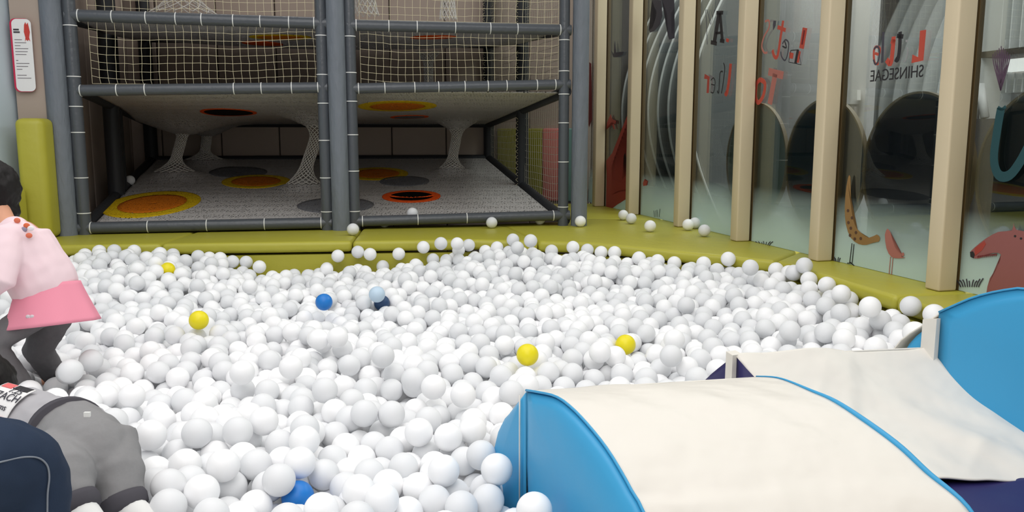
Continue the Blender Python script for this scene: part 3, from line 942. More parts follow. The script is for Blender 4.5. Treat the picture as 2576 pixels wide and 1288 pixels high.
decal('crocodile_print', [(1474, 150), (1487, 160), (1489, 300), (1482, 320), (1478, 300), (1478, 230)], D_dr)
decal('bird_print', [(1537, 126), (1544, 136), (1546, 102), (1550, 132), (1560, 135), (1569, 130), (1566, 138), (1552, 144), (1543, 144)], D_char)
decal('paw_print', [(1640, 0), (1664, 0), (1666, 40), (1660, 62), (1646, 78), (1636, 82), (1632, 76), (1640, 72), (1632, 68), (1640, 64), (1633, 58), (1648, 50), (1652, 30)], D_char, smooth=1)
decal('leg_print', [(1664, -4), (1696, -4), (1696, 20), (1688, 34), (1690, 86), (1696, 80), (1697, 96), (1684, 100), (1680, 90), (1678, 34)], D_char)
decal('cat_print', [(1565, 450), (1566, 430), (1571, 415), (1569, 390), (1573, 384), (1576, 400), (1575, 440), (1568, 450)], D_blk)
for k in range(9):
    x = 2500 + k * 4.6; dline('feather_print', [(2517, 228), (x, 170 - abs(k - 4) * 2), (x + (k - 4) * .6, 116 + abs(k - 4) * 5)], 0.0035, D_purp, sm=4)
    dline('feather_print', [(2517, 210), (x + 3, 150), (x + 1, 125 + abs(k - 4) * 5)], 0.0022, D_purp, sm=4)

# ------------------------------------------------------------------ round windows set in the glass wall
ROUND = [(-0.83, (96, 108, 100), 'round wooden-rimmed window pane, greyish green, left of the two behind the letters To'),
         (-0.19, (20, 40, 50), 'round dark teal window with brown rim left of the wall switch'),
         (0.44, (30, 32, 42), 'large round dark window with wooden rim below the mirrored shop lettering'),
         (1.10, (36, 42, 46), 'nearest round dark window with wooden rim behind the painted fox')]


def smoked(name, rgb, a):
    m = bpy.data.materials.new(name); m.use_nodes = True; nt = m.node_tree
    b = nt.nodes['Principled BSDF']; b.inputs['Base Color'].default_value = srgb(rgb); b.inputs['Roughness'].default_value = 0.45
    tr = nt.nodes.new('ShaderNodeBsdfTransparent'); tr.inputs[0].default_value = (0.5, 0.55, 0.58, 1); mx = nt.nodes.new('ShaderNodeMixShader'); mx.inputs[0].default_value = a
    nt.links.new(b.outputs[0], mx.inputs[1]); nt.links.new(tr.outputs[0], mx.inputs[2]); nt.links.new(mx.outputs[0], nt.nodes['Material Output'].inputs[0])
    return m


M_rim = mat('wood_rim', (122, 102, 66), 0.45)
for i, (s, c, lb) in enumerate(ROUND):
    ctr = gp(s, 0.05, 0.993); rt = empty('round_window', ctr, lb, 'window')
    R_ = 0.315
    bm = NB(); ring = [ctr + GD * math.cos(t) * R_ + up * math.sin(t) * R_ for t in [2 * math.pi * k / 72 for k in range(72)]]
    vs = []
    for k, q in enumerate(ring):
        o_ = (q - ctr).normalized()
        vs.append([bm.verts.new(q - GN * .02), bm.verts.new(q + o_ * .009 - GN * .02), bm.verts.new(q + o_ * .009 + GN * .0), bm.verts.new(q + GN * .0)])
    for k in range(72):
        for j in range(4): bm.faces.new((vs[k][j], vs[(k + 1) % 72][j], vs[(k + 1) % 72][(j + 1) % 4], vs[k][(j + 1) % 4]))
    build('rim', bm, M_rim, rt, True, 40)
    bm = NB(); a = [bm.verts.new(q - GN * .012) for q in ring]; b = [bm.verts.new(q - GN * .006) for q in ring]
    bm.faces.new(a); bm.faces.new(b)
    for k in range(72): bm.faces.new((a[k], a[(k + 1) % 72], b[(k + 1) % 72], b[k]))
    build('pane', bm, smoked('smoked_%d' % i, c, 0.12 if i > 1 else 0.15), rt)

# teal creature painted on the nearest round pane
dline('dragon_print', [(2510, 270), (2520, 275), (2530, 268)], 0.012, D_teal)
dline('dragon_print', [(2518, 272), (2508, 330), (2500, 400), (2512, 440), (2540, 440), (2570, 400), (2600, 340)], 0.036, D_teal)

# ------------------------------------------------------------------ room beyond the glass
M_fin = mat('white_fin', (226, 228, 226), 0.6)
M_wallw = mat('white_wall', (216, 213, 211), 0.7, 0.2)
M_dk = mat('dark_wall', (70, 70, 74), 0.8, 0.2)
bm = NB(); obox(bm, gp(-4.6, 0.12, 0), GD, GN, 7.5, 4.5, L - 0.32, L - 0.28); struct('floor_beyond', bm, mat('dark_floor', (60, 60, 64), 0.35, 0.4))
def bwall(name, s0, s1, off, z0, z1, m, th=0.05):
    bm = NB(); obox(bm, gp(s0, off, 0), GD, GN, s1 - s0, th, z0, z1); return struct(name, bm, m)
def boff(px, off, py=200):   # where the sight line through a pixel column meets a wall parallel to the glass
    return (onplane(px, py, G0 + GN * off, GN) - G0).dot(GD)
offL = (onplane(1893, 200, gp(-4.44, 0, 0), GD) - G0).dot(GN)
print('PART', offL, boff(1893, 1.7), boff(2186, 1.7))
bm = NB(); a_ = max(-4.44, boff(1893, 1.7))
if boff(2186, 1.7) > a_: obox(bm, gp(a_, 1.7, 0), GD, GN, boff(2186, 1.7) - a_, 0.06, L - .28, 3.4)
if offL < 1.7: obox(bm, gp(-4.44, offL, 0), GN, -GD, 1.76 - offL, 0.06, L - .28, 3.4)
struct('wall_beyond_partition', bm, M_wallw)
# view through the panes meets an end wall and a long parallel wall
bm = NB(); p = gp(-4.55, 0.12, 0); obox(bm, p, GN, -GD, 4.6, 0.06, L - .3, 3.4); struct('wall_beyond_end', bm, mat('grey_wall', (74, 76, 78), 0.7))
bwall('wall_beyond', -4.5, 3.0, 2.95, L - .3, 3.4, M_wallw)
bm = NB(); obox(bm, gp(-4.55, 0.0, 0), GD, GN, 7.4, 4.5, 3.4, 3.46); struct('ceiling', bm, mat('ceiling_white', (205, 205, 205), 0.8))


def fin_screen(label, s0, n, step, off0, base_d, amp, z0, z1, ph=0.0, ang=0.0, fm=M_fin, edge=False):
    root = empty('fin_screen', gp(s0, off0, z0), label, 'partition')
    for k in range(n):
        bm = NB(); prev = None; s = s0 + k * step
        for j in range(41):
            t = j / 40; z = z0 + (z1 - z0) * t
            d = base_d + amp * math.sin(math.pi * (t * 1.15 + 0.02) + ph) + 0.02 * k / n
            a = gp(s, off0, z); b = gp(s + ang * d, off0 - d, z)
            ring = [bm.verts.new(a - GD * .006), bm.verts.new(b - GD * .006), bm.verts.new(b + GD * .006), bm.verts.new(a + GD * .006)]
            if prev:
                for q in range(4): bm.faces.new((prev[q], prev[(q + 1) % 4], ring[(q + 1) % 4], ring[q]))
            else: bm.faces.new(ring)
            prev = ring
        bm.faces.new(prev)
        f_ = build('fin', bm, fm, root, False)
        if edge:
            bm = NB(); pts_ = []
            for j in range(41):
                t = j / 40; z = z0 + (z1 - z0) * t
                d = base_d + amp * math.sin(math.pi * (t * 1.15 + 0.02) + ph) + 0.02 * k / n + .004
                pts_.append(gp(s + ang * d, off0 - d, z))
            tube(bm, pts_, 0.010, 8); build('lit_fin_edge', bm, M_fin, root, True)  # white rod paints the light caught by the fin's front edge
    return root


fin_screen('white curved vertical fins beyond the far glass panes', -4.3, 8, 0.22, 1.30, 0.30, 0.42, L - .27, 2.9, fm=mat('shaded_fin', (104, 108, 108), 0.7), edge=True)  # shade painted as grey faces, light as white front edges
fin_screen('white curved vertical fins behind the mirrored shop lettering', boff(2195, 2.3), 6, 0.17, 2.9, 0.25, 0.40, L - .27, 3.0, 0.1)
fin_screen('white louvre fins high up at the right edge of the view', boff(2440, 2.6), 16, 0.095, 2.9, 0.14, 0.0, 1.78, 3.3)
fin_screen('second row of white louvre fins below the bright cove', boff(2440, 2.6), 16, 0.075, 2.9, 0.10, 0.0, 1.46, 1.60)
sA, sB = boff(2445, 2.8), 3.0
ZC = gpt(2452, 300, 2.5).z
bm = NB(); obox(bm, gp(sA, 2.60, 0), GD, GN, sB - sA, 0.3, 1.72, 1.765); o = build('cove_shelf', bm, mat('dark_rail', (70, 62, 50), 0.6)); tag(o, 'dark rail under the upper louvre fins at the right edge', 'rail')
bm = NB(); obox(bm, gp(sA, 2.85, 0), GD, GN, sB - sA, 0.04, 1.62, 1.715); o = build('cove_light', bm, None); tag(o, 'bright strip light between the two rows of louvre fins', 'light')
me_ = bpy.data.materials.new('cove_glow'); me_.use_nodes = True; nb = me_.node_tree.nodes['Principled BSDF']; nb.inputs['Emission Color'].default_value = (1, .98, .94, 1); nb.inputs['Emission Strength'].default_value = 1.3; o.data.materials.append(me_)
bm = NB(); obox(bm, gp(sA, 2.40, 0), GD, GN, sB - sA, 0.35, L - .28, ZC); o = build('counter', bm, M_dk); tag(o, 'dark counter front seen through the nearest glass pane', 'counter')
# wall switch plates on the white wall
wl = empty('thermostat', gpt(2152, 275, 1.68), 'small grey control box on the white wall beyond the glass', 'thermostat')
for nm, x0, x1, y0, y1, mm in (('box', 2139, 2160, 262, 292, mat('ctrl_grey', (92, 90, 90), 0.5)), ('dial', 2144, 2155, 268, 286, mat('ctrl_dial', (130, 126, 124), 0.5))):
    flat_shape(nm, [gpt(x0, y0, 1.68 - (.02 if nm == 'dial' else 0)), gpt(x1, y0, 1.68 - (.02 if nm == 'dial' else 0)), gpt(x1, y1, 1.68 - (.02 if nm == 'dial' else 0)), gpt(x0, y1, 1.68 - (.02 if nm == 'dial' else 0))], -GN, mm, wl, 0.02)
sw = flat_shape('wall_switch', [gpt(2153, 226, 1.68), gpt(2165, 226, 1.68), gpt(2165, 252, 1.68), gpt(2153, 252, 1.68)], -GN, mat('switch_white', (225, 222, 218), 0.5), None, 0.03)
tag(sw, 'small white wall switch above the grey control box', 'switch')
# easel
ez = empty('easel', gpt(2460, 300, 2.5), 'white A-frame easel standing beyond the nearest glass pane', 'easel')
for a, b in (((2462, 212), (2452, 300)), ((2466, 212), (2478, 296)), ((2446, 250), (2470, 252)), ((2454, 198), (2456, 250))):
    bm = NB(); tube(bm, [gpt(*a, 2.5), gpt(*b, 2.5)], 0.03, 8); build('leg' if a[1] == 212 else 'crossbar', bm, mat('easel_white', (225, 225, 225), 0.5), ez, True)
# table and dark balloons seen dimly through the round panes
tb = empty('table', gpt(2200, 480, 1.2), 'white table seen dimly through the large round window', 'table')
bm = NB(); obox(bm, gp(0.05, 1.0, 0), GD, GN, 0.7, 0.4, 0.80, 0.825); build('tabletop', bm, M_fin, tb)
for a, b in ((0.08, 1.03), (0.68, 1.03), (0.08, 1.36), (0.68, 1.36)):
    bm = NB(); obox(bm, gp(a, b, 0), GD, GN, 0.04, 0.03, L - .28, 0.80); build('leg', bm, M_fin, tb)

# ------------------------------------------------------------------ foam ramps (soft play)
Q = Vector((0.42, -0.907, 0)).normalized(); QN = Vector((-Q.y, Q.x, 0))       # profile direction; QN points right/back


def prof_px(pts, P, ):
    out = []
    for x, y in pts:
        p = onplane(x, y, P, QN); out.append(((p - P).dot(Q), p.z))
    return out


def resample(pr, n):
    pts = [Vector((s, z, 0)) for s, z in pr]; pts = smooth_path(pts, 8)
    d = [0]
    for i in range(1, len(pts)): d.append(d[-1] + (pts[i] - pts[i - 1]).length)
    out = []; j = 0
    for k in range(n + 1):
        t = d[-1] * k / n
        while j < len(d) - 2 and d[j + 1] < t: j += 1
        f_ = (t - d[j]) / max(1e-9, d[j + 1] - d[j]); q = pts[j] * (1 - f_) + pts[j + 1] * f_
        out.append((q.x, q.y))
    return out


PA = Vector((0.04, 1.79, 0)); PB = Vector((0.60, 1.93, 0)); PC = Vector((1.118, 2.165, 0)); PE = Vector((1.118, 2.165, 0)) + Vector((0.907, 0.42, 0)) * 0.36


def P3(P, s, z): q = P + Q * s; return Vector((q.x, q.y, z))


def loft(name, PL, prL, PR, prR, m, parent, nu=60, nt=40, wr=0.0, thick=None, s_range=(0, 1), seed=0, bottom=True):
    a = resample(prL, nu); b = resample(prR, nu)
    bm = NB(); g_ = []
    for i in range(nu + 1):
        row = []
        for k in range(nt + 1):
            t = k / nt
            p = P3(PL, *a[i]) * (1 - t) + P3(PR, *b[i]) * t
            if wr:
                e_ = math.sin(math.pi * t) ** .4
                n3 = noise.noise(Vector(((p.x * .9 - p.y * .5) * 4.2 + seed, (p.x * .5 + p.y * .9) * 1.1, 5.0)))
                p.z += wr * 0.40 * e_ * math.sin(math.pi * i / nu) * max(0, 1 - abs(n3) * 9) ** 1.5
                p.z += wr * e_ * (noise.noise(Vector((p.x * 3.2 + seed, p.y * 3.2, 0.3))) + 0.6 * noise.noise(Vector(((p.x * .8 + p.y) * 9 + seed, (p.x - p.y) * 2.0, 1.3))))
            row.append(bm.verts.new(p))
        g_.append(row)
    for i in range(nu):
        for k in range(nt): bm.faces.new((g_[i][k], g_[i + 1][k], g_[i + 1][k + 1], g_[i][k + 1]))
    o = build(name, bm, m, parent, True)
    sm = o.modifiers.new('thick', 'SOLIDIFY'); sm.thickness = 0.004
    return o


def cap(name, P, outline, bulge, m, parent, side=-1):
    """puffed end cap: a filled outline on the end plane bulging outwards"""
    bm = NB(); pts = [Vector((s, z)) for s, z in outline]
    c = sum(pts, Vector((0, 0))) / len(pts); nr = 10; n = len(pts); rings = []
    for k in range(nr):
        f_ = 1 - k / nr; h = bulge * (1 - f_ ** 2.6) ** 0.6
        rings.append([bm.verts.new(P3(P, *(c + (p - c) * f_)) + QN * side * h) for p in pts])
    for k in range(nr - 1):
        for i in range(n): bm.faces.new((rings[k][i], rings[k][(i + 1) % n], rings[k + 1][(i + 1) % n], rings[k + 1][i]))
    bm.faces.new(rings[-1]); bm.faces.new(rings[0])
    return build(name, bm, m, parent, True)


f1 = empty('foam_ramp', PA, 'white humped foam ramp with sky blue end, nearest in the bottom right', 'foam ramp')
prA = prof_px([(1326, 983), (1352, 987), (1400, 998), (1440, 1026), (1485, 1073), (1530, 1130), (1570, 1195), (1600, 1250), (1622, 1288)], PA)
prA += [(prA[-1][0] + .06, prA[-1][1] - .085), (prA[-1][0] + .11, 0.22), (prA[-1][0] + .13, 0.01)]
prB = prof_px([(1900, 948), (1960, 953), (2040, 985), (2100, 1012), (2180, 1065), (2260, 1125), (2330, 1190), (2440, 1288)], PB)
prB += [(prB[-1][0] + .05, prB[-1][1] - .085), (prB[-1][0] + .09, 0.2), (prB[-1][0] + .11, 0.01)]
loft('cover', PA, prA, PB, prB, M_vinyl, f1, 80, 60, 0.009, seed=2)
backA = [(prA[0][0], prA[0][1]), (-0.10, 0.50), (-0.16, 0.44), (-0.20, 0.30), (-0.22, 0.01)]
backB = [(prB[0][0], prB[0][1]), (-0.10, 0.48), (-0.16, 0.42), (-0.20, 0.30), (-0.22, 0.01)]
loft('back_cover', PA, backA, PB, backB, M_vinyl, f1, 20, 10, 0)
ra = resample(prA, 40)
cap('end_cap', PA, ra + [(0.06, 0.01), (0.0, 0.2), (-.015, 0.4)], 0.035, M_blue, f1)
cap('end_cap', PA, resample(backA, 20) + [(-0.02, 0.01)], 0.02, M_blue, f1)
rb = resample(prB, 60)
cap('end_cap', PB, rb + [(-0.03, 0.01)], 0.003, M_blue, f1, side=1)
bm = NB(); tube(bm, [P3(PA, s - .001, z + .001) - QN * 0.002 for s, z in ra], 0.0028, 8); build('piping', bm, M_blue, f1, True)
bm = NB(); n_ = len(rb); tube(bm, [P3(PB, s, z + .001) + QN * 0.003 for s, z in rb], [0.0018 + 0.0048 * math.sin(math.pi * min(1, i / 44)) ** 2 for i in range(n_)], 8); build('piping', bm, M_blue, f1, True)
bm = NB(); tube(bm, [P3(PA, -.02, z) - QN * 0.016 for z in (0.565, 0.5, 0.42, 0.3)], 0.002, 6); build('piping', bm, M_vinyl, f1, True)

f2 = empty('foam_ramp', PB, 'wrinkled white foam ramp with navy end and navy foot, between the two blue-ended ones', 'foam ramp')
off2 = -0.156; PBB = PB + QN * 0.04
prC = prof_px([(2335, 873), (2390, 940), (2450, 1000), (2510, 1045), (2576, 1090)], PC)
prC += [(prC[-1][0] + .15, prC[-1][1] - .04), (prC[-1][0] + .32, prC[-1][1] - .07), (prC[-1][0] + .5, prC[-1][1] - .12), (prC[-1][0] + .66, prC[-1][1] - .25)]
prB2 = [(off2 + 0.005, 0.580), (off2 + .06, .545), (off2 + .12, 0.505), (off2 + .2, 0.465), (off2 + 0.30, 0.43), (off2 + .45, 0.39), (off2 + .62, .365), (off2 + .80, .32), (off2 + .96, .2)]
rC = resample(prC, 80); rB2 = resample(prB2, 80)
kn = 80
for i_ in range(20, 80):
    m_ = P3(PBB, *rB2[i_]) * .45 + P3(PC, *rC[i_]) * .55
    if proj(m_)[1] > 1208: kn = i_; break
print('KN', kn, proj(m_))
loft('cover', PBB, rB2[:kn + 1], PC, rC[:kn + 1], M_vinyl, f2, 90, 70, 0.026, seed=9)
loft('navy_foot', PBB, rB2[kn - 1:], PC, rC[kn - 1:], M_navy, f2, 30, 30, 0.006, seed=3)
bkB = [(off2 + .005, .58), (off2 - .06, .53), (off2 - .14, .45), (off2 - .2, .3), (off2 - .22, .01)]
bkC = [(prC[0][0], prC[0][1]), (-.06, .53), (-.14, .45), (-.2, .3), (-.22, .01)]
loft('back_cover', PBB, bkB, PC, bkC, M_vinyl, f2, 20, 10, 0)
cap('end_cap', PBB, rB2 + [(off2 + .96, .01), (off2 + .03, 0.01)], 0.012, M_navy, f2)
cap('end_cap', PBB, resample(bkB, 16) + [(off2 - .015, .01)], 0.012, M_navy, f2)
bm = NB(); a = [P3(PBB, off2 - .012, z) for z in (.3, .583)]; 
vs_ = [P3(PBB, off2 - .014, .3) - QN * .016, P3(PBB, off2 + .012, .3) - QN * .016, P3(PBB, off2 + .012, .584) - QN * .014, P3(PBB, off2 - .014, .588) - QN * .014]
hexa(bm, vs_ + [v + QN * .03 for v in vs_]); build('strap', bm, M_vinyl, f2)

f3 = empty('foam_ramp', PC, 'tall humped foam ramp with large sky blue end face at the right edge', 'foam ramp')
prD = prof_px([(2362, 787), (2400, 770), (2440, 753), (2480, 741), (2530, 731), (2576, 728)], PC)
l_ = prD[-1]
prD += [(l_[0] + .10, l_[1] - .003), (l_[0] + .22, l_[1] - .045), (l_[0] + .35, l_[1] - .14), (l_[0] + .46, l_[1] - .30), (l_[0] + .52, l_[1] - .5), (l_[0] + .54, .01)]
prE = [(s, z) for s, z in prD]
loft('cover', PC, prD, PE, prE, M_vinyl, f3, 50, 30, 0.006, seed=5)
bkD = [(prD[0][0], prD[0][1]), (-.04, .63), (-.12, .55), (-.2, .35), (-.22, .01)]
loft('back_cover', PC, bkD, PE, bkD, M_vinyl, f3, 20, 10, 0)
cap('end_cap', PC, resample(prD, 50) + [(prD[0][0] + .01, .01)], 0.012, M_blue, f3)
cap('end_cap', PC, resample([(.0, .645), (-.03, .62), (-.07, .575), (-.10, .50), (-.13, .35), (-.14, .01)], 20) + [(.01, .01)], 0.012, M_blue, f3)
vs_ = [P3(PC, -.022, .3) - QN * .018, P3(PC, .020, .3) - QN * .018, P3(PC, .020, .664) - QN * .015, P3(PC, -.022, .654) - QN * .015]
bm = NB(); hexa(bm, vs_ + [v + QN * .034 for v in vs_]); build('strap', bm, M_vinyl, f3)
bm = NB(); tube(bm, [P3(PC, s, z + .002) for s, z in resample(prD, 40)], 0.003, 6); build('piping', bm, M_blue, f3, True)


# ------------------------------------------------------------------ people
def body(name, bm, m, parent, voxel=0.006, smooth=4):
    o = build(name, bm, m, parent, True)
    r = o.modifiers.new('join', 'REMESH'); r.mode = 'VOXEL'; r.voxel_size = voxel; r.use_smooth_shade = True
    if smooth:
        s = o.modifiers.new('soft', 'SMOOTH'); s.iterations = smooth; s.factor = 0.6
    return o


def folds(o, strength=0.006, size=0.05, seed=0):
    tx = bpy.data.textures.new('folds', 'CLOUDS'); tx.noise_scale = size; tx.noise_depth = 1
    d = o.modifiers.new('folds', 'DISPLACE'); d.texture = tx; d.strength = strength; d.mid_level = 0.5; d.texture_coords = 'LOCAL'
    return o


M_skin = mat('skin', (216, 158, 128), 0.5, 0.3)
M_hair = mat('black_hair', (20, 16, 16), 0.6, 0.3, bump=(90, 0.6, 0.004, (1, 1, .15)))
M_pink = mat('pale_pink_cotton', (240, 214, 220), 0.85, 0.1, bump=(160, 0.15, 0.001))
M_skirt = mat('rose_skirt', (236, 150, 170), 0.85, 0.1, bump=(160, 0.15, 0.001))
M_legg = mat('grey_leggings', (112, 110, 112), 0.9, 0.1, bump=(200, 0.15, 0.001), var=(160, .08))
M_gshirt = mat('light_grey_jersey', (178, 176, 180), 0.9, 0.1, bump=(160, 0.15, 0.001))
M_gpant = mat('heather_grey_jersey', (142, 141, 142), 0.9, 0.1, bump=(160, 0.15, 0.001), var=(180, .06))
M_rib = mat('charcoal_rib', (82, 80, 86), 0.9, 0.1)
M_jean = mat('dark_denim', (44, 56, 76), 0.85, 0.15, bump=(300, 0.3, 0.001), var=(14, .14))
M_thread = mat('denim_thread', (130, 136, 146), 0.8)
CAPS = []          # capsules the balls keep clear of: (a, b, radius)

# --- child in pink (depth ~2.65)
zg = 2.62
girl = empty('person', atz(130, 760, zg), 'child in pale pink top and rose skirt bending over in the ball pit', 'person')
hip = atz(118, 752, zg); chest = atz(45, 612, zg - .03); neckp = atz(8, 560, zg - .03); head = atz(-32, 482, zg)
bm = NB()
ellipsoid(bm, head, (0.078, 0.085, 0.088))
tube(bm, [head, neckp, chest], [0.04, 0.036, 0.05], round_ends=True)
tube(bm, [chest, (chest + hip) / 2, hip], [0.075, 0.078, 0.085], round_ends=True)
k1 = atz(-20, 868, zg - .10); a1 = atz(60, 985, zg - .03)
k2 = atz(95, 880, zg + .10); a2 = atz(150, 960, zg + .28)
tube(bm, [hip + Vector((-.01, -.025, -.03)), k1, a1], [0.047, 0.04, 0.03], round_ends=True)
tube(bm, [hip + Vector((.02, .04, -.03)), k2, a2], [0.047, 0.038, 0.03], round_ends=True)
for p_ in (a1, a2): tube(bm, [p_, p_ + Vector((-.07, -.02, -.01))], [0.027, 0.02], round_ends=True)
sh = atz(18, 600, zg - .10); el = atz(-2, 705, zg - .17); ha = atz(-70, 760, zg - .14)
tube(bm, [sh, el, ha], [0.034, 0.028, 0.02], round_ends=True)
sh2 = atz(20, 600, zg + .07); el2 = atz(-60, 680, zg + .1); ha2 = atz(-110, 740, zg + .1)
tube(bm, [sh2, el2, ha2], [0.034, 0.028, 0.02], round_ends=True)
for h_ in (ha, ha2):
    for k in range(5):
        dv_ = Vector((-.03, -.01 + .008 * (k - 2), -.012 - .002 * (k % 2))) if k < 4 else Vector((-.012, -.03, -.004))
        tube(bm, [h_ + Vector((0, .008 * (k - 2) if k < 4 else -.012, 0)), h_ + Vector((0, .008 * (k - 2) if k < 4 else -.015, 0)) + dv_], [0.006, 0.0045], n=8, round_ends=True)
# face side looks left: nose, ears
tube(bm, [head + Vector((-.078, -.02, -.005)), head + Vector((-.092, -.024, -.018))], [0.008, 0.009], n=8, round_ends=True)
body('body', bm, M_skin, girl, 0.005, 3)
for s_ in (-1, 1):
    bm = NB(); ellipsoid(bm, head + Vector((-.070, -.024 + s_ * .03, .006)), (.006, .009, .006)); build('eye', bm, M_hair, girl, True)
bm = NB(); tube(bm, [head + Vector((-.078, -.04, -.042)), head + Vector((-.083, -.022, -.046)), head + Vector((-.078, -.004, -.042))], .004, 8); build('mouth', bm, mat('lips', (190, 90, 90), .5), girl, True)
bm = NB()
ellipsoid(bm, head + Vector((.010, .002, .010)), (0.084, 0.092, 0.092)); ellipsoid(bm, head + Vector((.024, 0, -.062)), (0.060, 0.075, 0.055))
ellipsoid(bm, head + Vector((.055, 0.0, .02)), (.035, .05, .05))
folds(body('hair', bm, M_hair, girl, 0.006, 3), .012, .02)
bm = NB()
mid = (chest * .5 + hip * .5)
tube(bm, [neckp * .45 + chest * .55 + Vector((.01, 0, 0)), chest, mid + Vector((.015, 0, -.005)), hip * .8 + chest * .2 + Vector((.01, 0, 0.01))], [0.055, 0.098, 0.100, 0.098], round_ends=True)
tube(bm, [sh + Vector((.02, .03, 0)), sh, (sh + el) / 2, el, el * .55 + ha * .45], [0.055, 0.052, 0.050, 0.046, 0.036], round_ends=True)
tube(bm, [sh2, el2, el2 * .5 + ha2 * .5], [0.05, 0.044, 0.034], round_ends=True)
folds(body('top', bm, M_pink, girl, 0.005, 5), .009, .06)
# floral patch on the shoulder
for (x, y, c) in ((38, 552, (226, 120, 90)), (62, 565, (226, 110, 70)), (55, 575, (150, 140, 160)), (68, 590, (120, 120, 150)), (72, 572, (240, 236, 238))):
    q = atz(x, y, zg - .115); bm = NB(); ellipsoid(bm, q + Vector((0, .010, -.004)), (.010, .004, .008)); build('flower_print', bm, mat('fl%d' % c[1], c, .8), girl, True)
# skirt: flared cone with soft waves, axis tilted with the torso
bm = NB(); wa = atz(122, 716, zg); hm = atz(134, 818, zg); n = 64; rings = []
ax = (hm - wa); axn = ax.normalized(); sa = Vector((1, 0, 0.16)); sa = (sa - axn * sa.dot(axn)).normalized(); sb = axn.cross(sa).normalized()
for j in range(13):
    t = j / 12; r = 0.092 + (0.140 - 0.092) * t ** 1.1; row = []
    for k in range(n):
        a = 2 * math.pi * k / n; wv = 1 + 0.03 * t * math.sin(a * 6 + 1) + .02 * t * math.sin(a * 9)
        row.append(bm.verts.new(wa + ax * (t - .02) + sa * math.cos(a) * r * wv + sb * math.sin(a) * r * wv * .95))
    rings.append(row)
for j in range(12):
    for k in range(n): bm.faces.new((rings[j][k], rings[j][(k + 1) % n], rings[j + 1][(k + 1) % n], rings[j + 1][k]))
o = build('skirt', bm, M_skirt, girl, True); s = o.modifiers.new('thick', 'SOLIDIFY'); s.thickness = .004
q = wa + ax * .82 + sa * math.cos(-2.0) * .128 + sb * math.sin(-2.0) * .112
q = atz(76, 799, zg - .118)
bm = NB()
for dx_ in (-.006, .006): ellipsoid(bm, q + Vector((dx_, 0, .003)), (.007, .004, .006))
ellipsoid(bm, q + Vector((0, 0, -.004)), (.006, .004, .007)); build('heart_badge', bm, mat('silver', (215, 205, 210), .4), girl, True)
bm = NB()
tube(bm, [hip + Vector((-.01, -.025, -.03)), k1, a1], [0.055, 0.048, 0.038], round_ends=True); tube(bm, [hip + Vector((.02, .04, -.03)), k2, a2], [0.055, 0.046, 0.038], round_ends=True)
folds(body('leggings', bm, M_legg, girl, 0.005, 3), .006, .03)
CAPS += [(hip, k1, .075), (k1, a1, .05), (hip, k2, .075), (k2, a2, .05), (wa + ax * .5, hm, .125), (chest, hip, .1), (sh, el, .055), (el, ha, .045)]

# --- toddler in grey crawling (depth ~1.75)
zt = 1.72
tod = empty('person', atz(230, 1120, zt), 'toddler in grey jersey top and trousers crawling face down in the balls', 'person')
hp = atz(214, 1134, zt); wst = atz(168, 1092, zt + .07); cht = atz(48, 1056, zt + .12); hd = atz(-78, 985, zt + .14)
kneeR = atz(292, 1204, zt - .03); ankR = atz(318, 1280, zt - .05); kneeL = atz(165, 1210, zt - .14); ankL = atz(196, 1285, zt - .16)
hl, hr_ = hp + Vector((-.035, -.05, -.01)), hp + Vector((.035, .02, -.012))
bm = NB()
ellipsoid(bm, hd, (.080, .082, .078)); tube(bm, [hd, cht], [.04, .05], round_ends=True); tube(bm, [cht, wst, hp], [.06, .058, .065], round_ends=True)
tube(bm, [hl, kneeL, ankL], [.055, .04, .028], round_ends=True); tube(bm, [hr_, kneeR, ankR], [.055, .042, .03], round_ends=True)
for p_, d_ in ((ankR, Vector((.05, -.03, -.012))), (ankL, Vector((.04, -.03, -.015)))): tube(bm, [p_, p_ + d_], [.026, .022], round_ends=True)
for s_ in (-1, 1):
    shq = cht + Vector((-.01, s_ * .07, -.01)); elq = shq + Vector((-.05, s_ * .02, -.09)); hq = elq + Vector((-.08, 0, -.04))
    tube(bm, [shq, elq, hq], [.034, .027, .02], round_ends=True)
    for k in range(5): tube(bm, [hq + Vector((0, .008 * (k - 2), 0)), hq + Vector((-.03, .010 * (k - 2), -.008 - .002 * k))], [.006, .0045], n=8, round_ends=True)
ellipsoid(bm, hd + Vector((.045, -.062, -.005)), (.012, .006, .016))
tube(bm, [hd + Vector((-.07, 0, -.03)), hd + Vector((-.083, 0, -.042))], [0.008, 0.009], n=8, round_ends=True)
body('body', bm, M_skin, tod, .005, 3)
bm = NB(); ellipsoid(bm, hd + Vector((.008, .006, .010)), (.085, .086, .083)); folds(body('hair', bm, M_hair, tod, .005, 2), .008, .02)
for s_ in (-1, 1):
    bm = NB(); ellipsoid(bm, hd + Vector((-.072, s_ * .028, -.028)), (.006, .008, .006)); build('eye', bm, M_hair, tod, True)
bm = NB()
tube(bm, [cht + Vector((-.03, 0, .01)), cht, (cht + wst) / 2, wst + Vector((.018, 0, 0))], [.05, .074, .072, .072], round_ends=True)
for s_ in (-1, 1):
    shq = cht + Vector((-.01, s_ * .07, -.01)); elq = shq + Vector((-.05, s_ * .02, -.09)); tube(bm, [cht + Vector((0, s_ * .04, 0)), shq, elq], [.05, .042, .034], round_ends=True)
folds(body('top', bm, M_gshirt, tod, .005, 4), .008, .035)
bm = NB()
tube(bm, [wst + Vector((.012, 0, 0)), hp, hp + Vector((.03, -.01, -.02))], [.074, .084, .076], round_ends=True)
tube(bm, [hp + Vector((.02, -.01, 0)), hr_, kneeR, kneeR * .5 + ankR * .5], [.078, .074, .056, .044], round_ends=True)
tube(bm, [hl, kneeL, kneeL * .6 + ankL * .4], [.072, .056, .042], round_ends=True)
